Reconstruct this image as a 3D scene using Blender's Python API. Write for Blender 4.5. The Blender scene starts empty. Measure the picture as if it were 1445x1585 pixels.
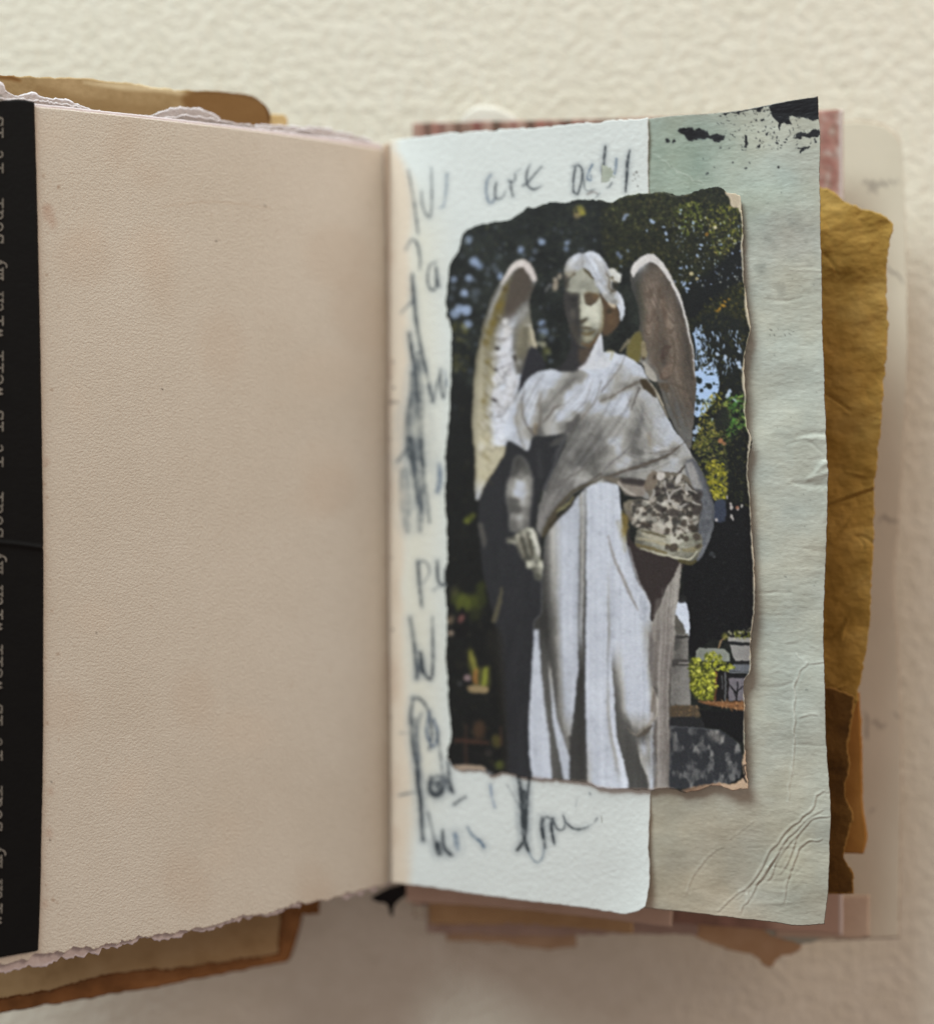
import bpy, math
import numpy as np

# ================================================================ camera, light, exposure
sc = bpy.context.scene
H = 0.320            # camera height above the table (m)
FPX = 1700.0         # focal length in print units (photo is 1445 x 1585 of them)
CX, CY = 722.5, 792.5
cam = bpy.data.cameras.new('camera'); camo = bpy.data.objects.new('camera', cam); sc.collection.objects.link(camo)
camo.location = (0, 0, H); camo.rotation_euler = (0, 0, 0)
cam.sensor_fit = 'HORIZONTAL'; cam.sensor_width = 36; cam.lens = 36*FPX/1445
cam.clip_start = .01; cam.clip_end = 50
cam.dof.use_dof = True; cam.dof.focus_distance = .2685; cam.dof.aperture_fstop = 3.0
sc.camera = camo
w = bpy.data.worlds.new('World'); sc.world = w; w.use_nodes = True
bg = w.node_tree.nodes['Background']; bg.inputs[0].default_value = (1.0, .80, .725, 1); bg.inputs[1].default_value = .285
def area(name, loc, target, size, power, col):
    l = bpy.data.lights.new(name, 'AREA'); l.shape = 'RECTANGLE'; l.size, l.size_y = size; l.energy = power; l.color = col
    o = bpy.data.objects.new(name, l); sc.collection.objects.link(o); o.location = loc
    import mathutils
    o.rotation_euler = (mathutils.Vector(target)-mathutils.Vector(loc)).to_track_quat('-Z', 'Y').to_euler()
    return o
area('window_light', (-.72, 1.46, .60), (0, .03, .02), (1.0, .62), 42.0, (.83, .975, 1.0))
area('room_light', (.86, .62, .30), (0, .02, .02), (.6, .36), 6.2, (1.0, .83, .70))
sc.view_settings.view_transform = 'Standard'; sc.view_settings.look = 'None'
sc.view_settings.exposure = 0; sc.view_settings.gamma = 1
sc.cycles.use_denoising = True

# ---------------------------------------------------------------- 2D print painter (flat print only)
def cat(pts, closed=True, n=4):
    P = np.array(pts, float)
    if len(P) < 3: return P
    out = []
    N = len(P); rng_ = range(N) if closed else range(N-1)
    for i in rng_:
        if closed: p0,p1,p2,p3 = P[i-1],P[i],P[(i+1)%N],P[(i+2)%N]
        else: p0,p1,p2,p3 = P[max(i-1,0)],P[i],P[i+1],P[min(i+2,N-1)]
        for k in range(n):
            t = k/n
            out.append(.5*((2*p1)+(p2-p0)*t+(2*p0-5*p1+4*p2-p3)*t*t+(3*p1-p0-3*p2+p3)*t**3))
    if not closed: out.append(P[-1])
    return np.array(out)

def vnoise(h, w, cell, rs, oct=3, cellx=None):
    out = np.zeros((h, w)); amp = 1; tot = 0; cy = cell; cx = cellx or cell
    for o in range(oct):
        gh, gw = int(h/cy)+3, int(w/cx)+3
        g = rs.random((gh, gw))
        y = np.arange(h)/cy; x = np.arange(w)/cx
        yi = y.astype(int); xi = x.astype(int); fy = y-yi; fx = x-xi
        fy = fy*fy*(3-2*fy); fx = fx*fx*(3-2*fx)
        a = g[yi][:, xi]*(1-fx)+g[yi][:, xi+1]*fx
        b = g[yi+1][:, xi]*(1-fx)+g[yi+1][:, xi+1]*fx
        out += amp*(a*(1-fy)[:, None]+b*fy[:, None]); tot += amp
        amp *= .5; cy = max(cy/2, 1); cx = max(cx/2, 1)
    return out/tot

class Canvas:
    def __init__(s, x0, y0, x1, y1, col):
        s.x0, s.y0 = x0, y0; s.w, s.h = x1-x0, y1-y0
        s.a = np.empty((s.h, s.w, 3)); s.a[:] = col
        s.clip = None
    def box(s, xmin, ymin, xmax, ymax):
        return (max(int(math.floor(xmin))-s.x0, 0), max(int(math.floor(ymin))-s.y0, 0),
                min(int(math.ceil(xmax))+1-s.x0, s.w), min(int(math.ceil(ymax))+1-s.y0, s.h))
    def apply(s, b, m, col, mode='n'):
        i0, j0, i1, j1 = b
        if s.clip is not None: m = m*s.clip[j0:j1, i0:i1]
        r = s.a[j0:j1, i0:i1]; m = m[..., None]; c = np.array(col, float)
        if mode == 'n': r[:] = r*(1-m)+c*m
        elif mode == 'm': r[:] = r*(1-m+m*c/255.)
        elif mode == 's': r[:] = 255-(255-r)*(1-m*c/255.)
        elif mode == 'h': r[:] = r+m*c
    def polymask(s, P, soft):
        b = s.box(P[:,0].min()-soft, P[:,1].min()-soft, P[:,0].max()+soft, P[:,1].max()+soft)
        i0, j0, i1, j1 = b
        if i1 <= i0 or j1 <= j0: return None, None
        X = np.arange(i0, i1)[None, :]+s.x0+.5; Y = np.arange(j0, j1)[:, None]+s.y0+.5
        ins = np.zeros((j1-j0, i1-i0), bool); d = np.full((j1-j0, i1-i0), 1e9)
        for k in range(len(P)):
            ax, ay = P[k-1]; bx, by = P[k]
            if ay != by:
                c = (ay > Y) != (by > Y)
                ins ^= c & (X < (bx-ax)*(Y-ay)/(by-ay)+ax)
            dx, dy = bx-ax, by-ay; L = dx*dx+dy*dy+1e-9
            t = np.clip(((X-ax)*dx+(Y-ay)*dy)/L, 0, 1)
            d = np.minimum(d, (X-ax-t*dx)**2+(Y-ay-t*dy)**2)
        sd = np.sqrt(d)*np.where(ins, 1, -1)
        t = np.clip(.5+sd/(2*soft), 0, 1)
        return b, t*t*(3-2*t)
    def poly(s, pts, col, soft=.7, alpha=1., smooth=True, mode='n'):
        P = cat(pts) if smooth else np.array(pts, float)
        b, m = s.polymask(P, soft)
        if b: s.apply(b, m*alpha, col, mode)
    def stroke(s, pts, w, col, soft=.7, alpha=1., smooth=True, mode='n'):
        P = cat(pts, False) if smooth else np.array(pts, float)
        ws = np.interp(np.linspace(0, 1, len(P)), np.linspace(0, 1, len(w)), w) if hasattr(w, '__len__') else np.full(len(P), float(w))
        mx = ws.max()/2+soft
        b = s.box(P[:,0].min()-mx, P[:,1].min()-mx, P[:,0].max()+mx, P[:,1].max()+mx)
        i0, j0, i1, j1 = b
        if i1 <= i0 or j1 <= j0: return
        X = np.arange(i0, i1)[None, :]+s.x0+.5; Y = np.arange(j0, j1)[:, None]+s.y0+.5
        m = np.zeros((j1-j0, i1-i0))
        for k in range(len(P)-1):
            ax, ay = P[k]; bx, by = P[k+1]; dx, dy = bx-ax, by-ay
            t = np.clip(((X-ax)*dx+(Y-ay)*dy)/(dx*dx+dy*dy+1e-9), 0, 1)
            d = np.sqrt((X-ax-t*dx)**2+(Y-ay-t*dy)**2)
            r = (ws[k]*(1-t)+ws[k+1]*t)/2
            v = np.clip(.5+(r-d)/(2*soft), 0, 1)*np.clip(r*2/.8, 0, 1)
            m = np.maximum(m, v)
        m = m*m*(3-2*m)
        s.apply(b, m*alpha, col, mode)
    def dot(s, x, y, r, col, soft=1., alpha=1., ry=None, ang=0., mode='n'):
        ry = ry or r; R = max(r, ry)+soft+1
        b = s.box(x-R, y-R, x+R, y+R); i0, j0, i1, j1 = b
        if i1 <= i0 or j1 <= j0: return
        X = np.arange(i0, i1)[None, :]+s.x0+.5-x; Y = np.arange(j0, j1)[:, None]+s.y0+.5-y
        c, n = math.cos(ang), math.sin(ang)
        u = (X*c+Y*n)/r; v = (-X*n+Y*c)/ry
        d = (1-np.sqrt(u*u+v*v))*min(r, ry)
        m = np.clip(.5+d/(2*soft), 0, 1); m = m*m*(3-2*m)
        s.apply(b, m*alpha, col, mode)
    def leaves(s, pts, n, cols, size, rs, alpha=.8, ratio=.45, soft=.6):
        P = np.array(pts, float); b, m = s.polymask(cat(P), 4)
        if b is None: return
        i0, j0, i1, j1 = b
        k = 0
        while k < n:
            x = rs.random()*(i1-i0); y = rs.random()*(j1-j0); k += 1
            if m[min(int(y), m.shape[0]-1), min(int(x), m.shape[1]-1)] < rs.random()*.9+.05: continue
            r = size*(.5+rs.random()); c = np.array(cols[int(rs.random()*len(cols))], float)*(.75+.5*rs.random())
            s.dot(x+i0+s.x0, y+j0+s.y0, r, c, soft, alpha*(.5+.5*rs.random()), ry=r*ratio*(.6+.8*rs.random()), ang=rs.random()*3.14)
    def sample(s, u, v):
        x = np.clip(u-s.x0-.5, 0, s.w-1.001); y = np.clip(v-s.y0-.5, 0, s.h-1.001)
        xi = x.astype(int); yi = y.astype(int); fx = (x-xi)[:, None]; fy = (y-yi)[:, None]
        a = s.a
        return (a[yi, xi]*(1-fx)+a[yi, xi+1]*fx)*(1-fy)+(a[yi+1, xi]*(1-fx)+a[yi+1, xi+1]*fx)*fy

TINT = {'':(1.02,1.,.975),'l':(.985,1.,1.055),'y':(.985,.94,.82),'m':(1.0,.9,.6),'w':(1.08,.975,.89),'f':(1.015,1.,.925),'b':(.97,.99,1.05)}
def stone(L, t):
    if t == '' and L > 182: t = 'l'
    return np.array(TINT[t])*L
def tok(s):
    x, y, L = s.split(','); t = L[-1] if L[-1].isalpha() else ''
    return float(x), float(y), stone(float(L.rstrip('lymwfb')), t)
def resample_(P, n):
    d = np.r_[0, np.cumsum(np.hypot(*np.diff(P, axis=0).T))]; t = np.linspace(0, d[-1], n)
    return np.stack([np.interp(t, d, P[:,0]), np.interp(t, d, P[:,1])], -1)
def tracks(c, poly, rows, soft=1.2, alpha=1., t=0):
    """tone that runs along folds: every track is a line of (x, y, tone); tone is blended across between neighbouring tracks"""
    b, m = c.polymask(cat(poly), soft)
    i0, j0, i1, j1 = b; X = np.arange(i0, i1)+c.x0+.5; out = c.a[j0:j1, i0:i1].copy(); trs = []
    for r in rows:
        k = [tok(q) for q in r.split()]; ys = np.array([q[1] for q in k]); trs.append((ys, np.array([q[0] for q in k]), np.array([q[2] for q in k])))
    for j in range(j0, j1):
        y = min(j+c.y0+.5, max(tr[0][-1] for tr in trs)-.01); xs, cs_ = [], []
        for ys, tx, tc in trs:
            if ys[0] <= y <= ys[-1]:
                xs.append(np.interp(y, ys, tx)); cs_.append([np.interp(y, ys, tc[:, q]) for q in range(3)])
        if len(xs) < 2: continue
        o = np.argsort(xs); xs = np.array(xs)[o]; cs_ = np.array(cs_)[o]
        out[j-j0] = np.stack([np.interp(X, xs, cs_[:, q]) for q in range(3)], -1)
    out = np.stack([blur1(out[..., q], 1) for q in range(3)], -1)
    m = (m*alpha)[..., None]; c.a[j0:j1, i0:i1] = c.a[j0:j1, i0:i1]*(1-m)+out*m
def blur1(a, n):
    for k in range(n):
        q = np.pad(a, 1, mode='edge'); a = (q[:-2,1:-1]+q[2:,1:-1]+2*q[1:-1,1:-1])/4; q = np.pad(a, 1, mode='edge'); a = (q[1:-1,:-2]+q[1:-1,2:]+2*q[1:-1,1:-1])/4
    return a
def rbf(c, poly, samples, sig, tint='', soft=1.2, alpha=1.):
    """smooth tone from scattered spot readings (x, y, tone)"""
    b, m = c.polymask(cat(poly), soft); i0, j0, i1, j1 = b
    X = np.arange(i0, i1)[None, :]+c.x0+.5; Y = np.arange(j0, j1)[:, None]+c.y0+.5
    num = np.zeros((j1-j0, i1-i0)); den = num+1e-12
    for x, y, L in samples:
        d = ((X-x)**2+(Y-y)**2)/(sig*sig); w = np.exp(-d)+2e-3/(1+d)**2
        num += w*L; den += w
    L = (num/den)[..., None]; col = L*np.array(TINT[tint])
    if tint == '': k = np.clip((L-168)/24, 0, 1); col = L*(np.array(TINT[''])*(1-k)+np.array(TINT['l'])*k)
    m = (m*alpha)[..., None]; c.a[j0:j1, i0:i1] = c.a[j0:j1, i0:i1]*(1-m)+col*m
def spots(k, txt):
    return [(*T(k, a.rsplit(',', 1)[0])[0], float(a.rsplit(',', 1)[1])) for a in txt.split()]
TILE = {1:(680,280),2:(930,280),3:(680,510),4:(930,510),5:(680,740),6:(930,740),7:(680,980),8:(930,980)}
def T(k, txt):
    """'x,y x,y' in enlarged study-tile units -> print millimetre-grid units"""
    if k == 'F': ox, oy, sc = 820, 380, 7.92
    else: ox, oy = TILE[k]; sc = 5.78
    return [(ox+float(a.split(',')[0])/sc, oy+float(a.split(',')[1])/sc) for a in txt.split()]

PRINT_TOP = [(695,410),(701,399),(708,391),(712,375),(717,361),(723,356),(739,349),(754,344),(777,341),(791,338),(801,332),(811,326),(817,320),(821,321),(836,317),(853,313),(875,313),(884,310),(930,310),(947,312),(961,306),(978,300),(999,298),(1027,297),(1041,302),(1058,301),(1072,297),(1086,293),(1103,289),(1113,290),(1122,297),(1134,301),(1143,304)]
PRINT_RIGHT = [(1143,304),(1146,320),(1147,335),(1148,365),(1147,380),(1149,400),(1148,430),(1151,445),(1155,480),(1160,512),(1157,522),(1151,550),(1150,583),(1153,614),(1151,635),(1155,662),(1160,674),(1157,705),(1155,735),(1158,757),(1162,826),(1165,878),(1167,913),(1165,948),(1160,990),(1160,1011),(1158,1040),(1152,1049),(1151,1101),(1150,1136),(1152,1167),(1155,1219)]
PRINT_BOTTOM = [(701,1188),(715,1192),(740,1190),(760,1200),(777,1196),(791,1197),(805,1201),(825,1204),(853,1207),(880,1209),(907,1211),(930,1219),(965,1221),(999,1222),(1034,1220),(1058,1226),(1075,1223),(1091,1219),(1112,1215),(1131,1222),(1145,1219),(1155,1219)]
PRINT_LEFT = [(695,410),(694,430),(690,460),(692,480),(696,500),(699,530),(697,570),(696,620),(693,660),(689,700),(690,740),(688,770),(690,800),(692,850),(690,900),(691,950),(690,1000),(692,1060),(695,1110),(697,1140),(693,1170),(701,1188)]

def paint_print():
    rs = np.random.RandomState(7)
    c = Canvas(676, 276, 1180, 1236, (33,35,33))
    P, S, D = c.poly, c.stroke, c.dot
    # ---- background foliage
    n1 = vnoise(c.h, c.w, 26, rs); n2 = vnoise(c.h, c.w, 7, rs)
    c.a += ((n1-.5)*36+(n2-.5)*16)[..., None]*np.array([.9,1.,.85])
    left = [(690,340),(935,300),(960,600),(800,640),(740,800),(690,800)]
    c.leaves(left, 1500, [(40,44,40),(22,24,26),(50,52,42),(34,36,44),(18,20,22),(20,22,24)], 3.2, rs, .55, .5, 1.2)
    c.leaves([(725,350),(830,320),(920,320),(900,370),(760,400)], 260, [(48,52,36),(30,34,28),(66,68,44)], 2.6, rs, .5)
    rt = [(945,300),(1125,288),(1150,310),(1158,520),(1080,540),(1040,430),(990,400),(945,420)]
    P(rt, (38,39,28), 8, .85)
    c.leaves(rt, 5200, [(62,62,36),(30,32,22),(22,24,20),(84,80,48),(48,52,34),(18,19,18),(44,46,32),(70,66,44)], 2.4, rs, .75)
    c.leaves([(1045,320),(1085,315),(1085,360),(1050,360)], 420, [(110,118,48),(84,92,36),(60,66,28),(132,132,72)], 2.0, rs, .8)
    c.leaves([(1095,320),(1147,320),(1148,372),(1110,395),(1095,360)], 620, [(120,122,50),(88,92,34),(140,128,66),(58,60,26)], 2.0, rs, .8)
    c.leaves([(950,300),(1040,298),(1040,350),(960,350)], 300, [(96,98,60),(70,74,44)], 1.8, rs, .7)
    D(1106,352,2.6,(205,190,160),.8); D(1093,363,3,(120,90,40),1); D(896,326,8,(150,140,70),4,.8); D(893,333,6,(150,130,95),3,.6); D(902,330,4,(160,150,60),3,.7)
    # diagonal black limb
    P([(1150,368),(1152,425),(1120,452),(1075,492),(1063,486),(1058,462),(1085,432),(1120,402)], (24,25,26), 5)
    P([(1062,440),(1095,425),(1060,490),(1050,470)], (26,27,27), 5, .8)
    c.leaves([(1090,470),(1155,440),(1158,530),(1085,520)], 500, [(70,66,30),(44,44,26),(96,86,36),(28,28,22)], 2.2, rs, .8)
    for x,y,r in [(1118,472,4),(1112,477,3.4),(1121,466,2.6),(1109,481,2.4),(1127,463,2)]: D(x,y,r,(176,128,44),1.2,.85,ry=r*.6,ang=rs.random()*3)
    sky = (170,188,222)
    # left bokeh
    for x,y,r,a in [(725,372,5.4,.8),(735,405,7,.95),(742,412,5,.85),(702,432,5.2,.85),(726,430,5.6,.85),(734,433,3.6,.5),(718,454,6.4,.95),(721,481,8.2,1),(704,486,7,.9),(710,478,6.6,.85),(723,502,6,.85),(718,507,4,.6),(805,387,4.8,.95),(810,395,3.5,.5),(839,375,5,.9),(835,371,3,.5),(828,389,4.2,.6),(823,401,4.2,.55),(774,427,4.8,.95),(767,418,3.6,.6),(764,411,3.4,.5),(755,416,3.4,.45),(754,424,3.4,.4),(772,398,4,.4),(736,451,6,.45),(702,446,4,.5),(698,462,4.4,.4),(735,462,5,.3),(716,396,4,.3),(780,377,3.4,.3),(876,375,3.2,.9),(875,384,3.6,.8),(868,360,2.6,.45),(839,500,4.8,.95),(836,511,3.6,.7),(843,514,6,.8),(853,524,5,.4),(704,631,4.6,.6),(706,646,4,.25),(728,574,5,.25),(900,386,2.6,.55),(848,545,3,.5),(852,558,3.4,.5),(857,510,3,.35),(850,478,3,.2),(814,350,3,.2),(858,355,3,.25)]:
        D(x,y,r,(166,182,214) if a>.7 else (128,138,158),3.2,a*.85,ry=r*(.9+.3*rs.random()),ang=rs.random()*3)
    for k in range(70): D(695+rs.random()*240,350+rs.random()*190,1.5+2*rs.random(),(92,100,112),1.6,.25+.3*rs.random())
    c.leaves([(692,350),(935,310),(950,560),(800,600),(700,640)], 700, [(58,60,54),(22,24,24),(70,72,58),(30,32,34),(16,18,18)], 2.6, rs, .6, .45, .9)
    D(840,533,5,(176,172,150),3,.8); D(833,531,4,(168,165,150),2,.7); D(846,543,6,(110,108,60),4,.6); D(838,555,7,(70,74,44),4,.6); D(840,520,5,(120,124,110),3,.5)
    c.leaves([(695,505),(722,500),(722,570),(697,575)], 110, [(96,90,44),(70,68,36),(46,48,30),(110,104,66)], 4, rs, .5, .6, 2)
    # right sky specks
    for k in range(120):
        x = 1040+rs.random()*105; y = 335+rs.random()*110
        D(x,y,.8+1.1*rs.random()**2,(176,178,170) if rs.random()<.5 else (150,165,196),.6,.35+.5*rs.random(),ry=1+rs.random())
    for x,y,r in [(1053,325,2.6),(1052,330,1.8),(1008,342,4),(1011,344,3),(1000,358,2),(1030,362,3.4),(1032,372,2.6),(1027,352,2.4),(966,338,5),(970,333,4),(957,393,5),(961,398,4),(972,388,3),(1072,345,2.6),(1085,380,3),(1083,386,2.4),(1078,396,2.4),(1053,415,3),(1062,413,2.4),(1059,439,4),(1063,446,4),(1055,436,2.4),(1068,437,2.4),(1062,451,2.4),(1080,426,2),(1126,365,2),(961,412,2)]:
        D(x,y,r,sky if y>400 or x>990 else (128,138,158),.8,.9,ry=r*.6,ang=rs.random()*3)
    D(1069,423,3,(196,180,140),1,.9); D(1077,431,2.4,(186,170,130),1,.8)
    # sky window right of the wing
    P([(1072,500),(1160,508),(1158,620),(1100,640),(1070,700)], (30,32,30), 6)
    P([(1073,582),(1080,572),(1094,560),(1102,562),(1110,576),(1113,600),(1104,620),(1094,632),(1086,642),(1075,644),(1071,625)], (170,192,226), 1.5)
    for k in range(90):
        x = 1075+rs.random()*72; y = 506+rs.random()*70
        if rs.random() < .75: S([(x,y),(x+rs.randn()*2,y+3+rs.random()*7)], [1+rs.random()*2.4,.8], (176,196,230), .7, .85)
    for k in range(26): S([(1074+rs.random()*16,505+rs.random()*60)]*1+[(1078+rs.random()*16,515+rs.random()*60)], [2.6,1], (176,198,232), .7, .7)
    for k in range(30):
        x = 1074+rs.random()*42; y = 572+rs.random()*62
        D(x,y,1.4+2.4*rs.random(),(38,44,36),.7,.85,ry=1+rs.random()*1.8,ang=rs.random()*3)
    c.leaves([(1072,500),(1158,505),(1156,620),(1110,620),(1108,580),(1074,570)], 620, [(34,36,30),(26,28,26),(46,46,32),(60,58,36)], 2.6, rs, .9)
    D(1081,590,5,(34,38,34),1.4); D(1097,598,4.5,(36,40,34),1.2); D(1084,605,3,(36,40,36),1)
    for x,y,r in [(1125,612,5),(1128,606,4),(1138,621,4),(1134,619,3),(1140,563,4),(1143,569,3.6),(1108,548,3.4),(1120,553,4),(1141,545,3),(1101,650,3),(1076,668,6),(1079,662,5),(1074,680,4)]:
        D(x,y,r,(184,200,226),1,.9,ry=r*.7,ang=rs.random()*3)
    # bright shrubs
    c.leaves([(1090,620),(1120,610),(1128,640),(1105,690),(1080,700),(1075,690)], 560, [(150,138,58),(112,110,48),(84,88,40),(166,152,84),(54,58,32)], 2.6, rs, .85)
    c.leaves([(1125,615),(1152,620),(1152,680),(1128,690),(1118,650)], 420, [(84,128,56),(66,104,46),(120,136,70),(48,64,36)], 3, rs, .85)
    P([(1110,635),(1124,630),(1126,660),(1112,668),(1104,656)], (34,36,34), 3, .9)
    c.leaves([(1075,680),(1125,670),(1130,720),(1095,750),(1080,720)], 520, [(110,112,56),(84,88,44),(54,58,36),(132,124,70)], 2.4, rs, .8)
    D(1114,683,4,(176,118,84),1.5,.8); D(1119,687,3,(168,120,90),1.2,.7)
    c.leaves([(1095,715),(1118,720),(1124,765),(1105,775),(1094,745)], 620, [(160,150,44),(134,128,40),(108,106,36),(176,164,70)], 2.2, rs, .85)
    P([(1124,690),(1158,670),(1158,800),(1122,790),(1128,740)], (27,28,27), 5)
    c.leaves([(1124,680),(1158,660),(1158,790),(1122,780)], 300, [(64,66,38),(40,42,30),(84,82,48)], 2, rs, .6)
    # tombs and black mass
    P([(1066,806),(1172,800),(1172,985),(1100,990),(1066,1010)], (24,24,26), 3)
    c.a[:] = c.a
    P([(1104,778),(1120,776),(1121,806),(1104,806)], (62,68,84), 2, .9)
    for x,y,r in [(1108,805,2),(1130,786,2.4),(1131,800,2.2),(1129,780,1.8),(1140,788,2),(1146,784,1.8),(1133,804,1.6),(1123,770,1.6)]: D(x,y,r,(190,180,176),.8,.9,ry=r*1.5)
    D(1139,786,3,(150,100,80),1,.8); D(1101,857,4,(74,76,80),2,.6); D(1104,862,2,(96,98,100),1,.6)
    c.leaves([(1072,840),(1160,820),(1160,985),(1075,985)], 500, [(32,33,35),(18,18,20),(40,40,40)], 2, rs, .6)
    P(T(6,'680,1110 770,1130 778,1445 650,1445 660,1250'), (205,210,224), 1)
    D(1055,930,4,(66,66,62),2,.8)
    P(T(6,'700,1050 760,1060 770,1110 690,1110'), (40,40,40), 2, .8)
    # grave plinth column
    P(T(6,'665,1225 700,1260 740,1330 750,1445 650,1445'), (110,106,100), 1.4)
    P(T(8,'650,0 778,0 780,240 640,240'), (126,122,118), 1, smooth=False)
    P(T(8,'650,20 775,20 775,40 650,45'), (60,58,56), 1); P(T(8,'650,45 700,60 690,130 645,140'), (80,78,76), 4, .8)
    P(T(8,'640,235 790,240 790,290 635,285'), (78,74,72), 1.5); S(T(8,'700,265 780,262'), 2, (170,165,160), .8)
    P(T(8,'632,290 795,290 806,655 620,655'), (134,130,126), 1, smooth=False)
    P(T(8,'620,650 860,655 880,700 870,760 620,770'), (84,72,58), 2); c.leaves(T(8,'620,650 870,655 870,760 620,760'), 120, [(120,98,74),(60,54,46),(140,110,80)], 1.6, rs)
    P(T(8,'615,750 880,760 930,850 610,830'), (42,42,44), 2)
    P(T(8,'605,820 900,850 1060,860 1130,910 1230,980 1250,1090 1230,1290 1050,1370 600,1395'), (52,53,57), 1.2, smooth=False)
    P(T(8,'880,690 1275,690 1270,960 1230,970 1120,890 1060,850 930,840'), (26,26,28), 1.5, smooth=False)
    b, m = c.polymask(np.array(T(8,'605,830 900,860 1060,870 1130,915 1230,985 1250,1090 1230,1290 1050,1370 600,1395'), float), 2)
    dp = np.clip((vnoise(c.h, c.w, 14, rs, 3, 8)-.5)*4.2, 0, 1)[b[1]:b[3], b[0]:b[2]]*m; dp = dp*(.45+.55*np.clip(vnoise(c.h, c.w, 40, rs, 2)[b[1]:b[3], b[0]:b[2]]*2-.5, 0, 1))
    c.a[b[1]:b[3], b[0]:b[2]] += (dp*95)[..., None]*np.array([1,.96,.9])
    D(1107,1140,12,(160,152,146),6,.45,ry=7,ang=.5)
    S(T(8,'620,830 900,855 1060,865'), 1, (110,112,116), .8, .7)
    # stones, urn, shrub
    P(T(8,'845,160 880,130 1110,140 1145,180 1140,250 850,250'), (132,134,126), 1, smooth=False)
    P(T(8,'1130,30 1330,30 1330,75 1130,70'), (150,146,142), 1, smooth=False); P(T(8,'1130,70 1330,75 1320,100 1140,95'), (38,38,40), .8, smooth=False)
    P(T(8,'1150,98 1325,100 1325,240 1190,240 1165,190'), (142,138,136), 1, smooth=False); P(T(8,'1190,238 1320,240 1320,270 1190,268'), (40,40,42), .8, smooth=False)
    P(T(8,'1170,270 1325,272 1320,340 1130,335'), (104,106,112), 1, smooth=False); P(T(8,'1110,360 1300,365 1290,400 1115,395'), (30,30,32), 1, smooth=False)
    S(T(8,'1100,345 1310,350'), 1.6, (130,132,138), .7)
    P(T(8,'1125,395 1280,395 1275,610 1130,600'), (118,112,118), 1, smooth=False)
    for t in ['1205,600 1210,500 1205,430','1208,540 1150,480 1120,440','1210,520 1260,470','1205,580 1180,520']: S(T(8,t), [2.2,1], (24,24,26), .6)
    S(T(8,'1050,130 1070,70 1120,30'), 2.4, (150,120,90), .8, .9); D(1121,985,5,(122,120,60),3,.7)
    c.leaves(T(6,'1150,1370 1340,1360 1340,1420 1180,1420'), 160, [(140,142,60),(96,100,44),(190,184,150)], 2, rs)
    P(T(8,'1000,340 1130,340 1130,610 990,610'), (30,28,28), 1.5, smooth=False); S(T(8,'1020,350 1010,590'), 4, (104,62,44), 1); S(T(8,'1100,350 1105,600'), 3, (92,92,94), .8); S(T(8,'1070,380 1075,500'), 2, (84,84,86), .8)
    P(T(8,'800,230 900,250 1000,330 1000,600 870,600 810,520'), (66,70,34), 3)
    for poly_, n in [('805,240 870,230 900,330 1000,340 1010,480 990,590 900,590 820,500',760), ('920,250 960,180 1020,170 1100,250 1175,290 1150,320 1050,320 930,310',420)]:
        c.leaves(T(8,poly_), n, [(190,190,72),(160,160,50),(120,124,40),(206,202,100),(70,74,30),(96,100,36)], 2.6, rs, .9)
    P(T(8,'880,612 1270,615 1275,690 1100,660 960,640'), (128,90,60), 1.6); c.leaves(T(8,'880,605 1270,610 1270,690 1100,660'), 260, [(176,124,84),(120,80,52),(190,150,110),(80,58,44)], 2.2, rs, .8, .3)
    # lower left garden
    P([(690,640),(735,640),(770,980),(785,1200),(690,1200)], (26,26,26), 8, .8)
    c.leaves([(690,640),(740,700),(765,960),(775,1190),(690,1190)], 420, [(34,34,32),(22,22,22),(44,42,34)], 4, rs, .5, .6, 1.6)
    D(725,803,8,(92,98,40),4,.8,ry=5,ang=-.6); D(722,807,4,(110,112,50),2.5,.7); D(732,797,4,(96,98,44),2.5,.6)
    for x,y,r,a,k in [(707,925,9,.6,(80,86,40)),(717,934,11,.75,(92,98,40)),(730,932,9,.6,(84,90,36)),(744,910,8,.5,(74,80,34)),(742,930,10,.5,(70,76,32)),(703,915,6,.5,(86,84,54)),(735,950,9,.4,(64,68,32)),(695,960,6,.6,(150,128,104))]: D(x,y,r,k,5,a,ry=r*1.3,ang=rs.random())
    P([(707,950),(716,940),(722,955),(722,985),(706,985),(701,970)], (24,23,24), 3); D(713,957,4.5,(120,80,76),2.5,.85,ry=7,ang=.5); D(697,980,4,(160,140,124),2.5,.8)
    P(T(7,'255,150 300,160 350,300 440,290 460,340 440,500 330,490 290,400 260,300'), (84,82,44), 5, .85)
    for t,k in [('275,170 300,260 330,340',(128,124,60)),('420,320 410,400 400,460',(140,144,60)),('330,330 320,400 330,440',(150,104,60))]: S(T(7,t), [5,8,6], k, 2.5, .85)
    D(723,1049,5,(150,126,128),3,.9); P(T(7,'270,470 430,480 430,530 280,530'), (150,130,98), 2.5, .95); D(712,1058,4,(80,80,82),3,.6)
    S(T(7,'150,965 300,970 430,980'), [6,7,4], (92,60,48), 3, .6); S(T(7,'235,830 232,1000 238,1170'), [4,5,6], (78,54,46), 3, .5)
    D(741,1130,10,(84,62,46),5,.7,ry=14); D(768,1147,8,(92,84,46),4,.7,ry=10); D(774,1184,8,(88,92,46),4,.8,ry=7); S(T(7,'545,850 550,1000'), 4, (84,52,46), 2, .6)
    D(755,1165,6,(74,66,62),4,.5); D(735,1170,8,(30,28,30),5,.6)
    P(T(7,'120,1190 380,1190 390,1250 130,1250'), (168,148,130), 2); P(T(7,'200,1240 430,1240 480,1290 440,1340 200,1340'), (190,188,196), 5, .8)

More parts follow.
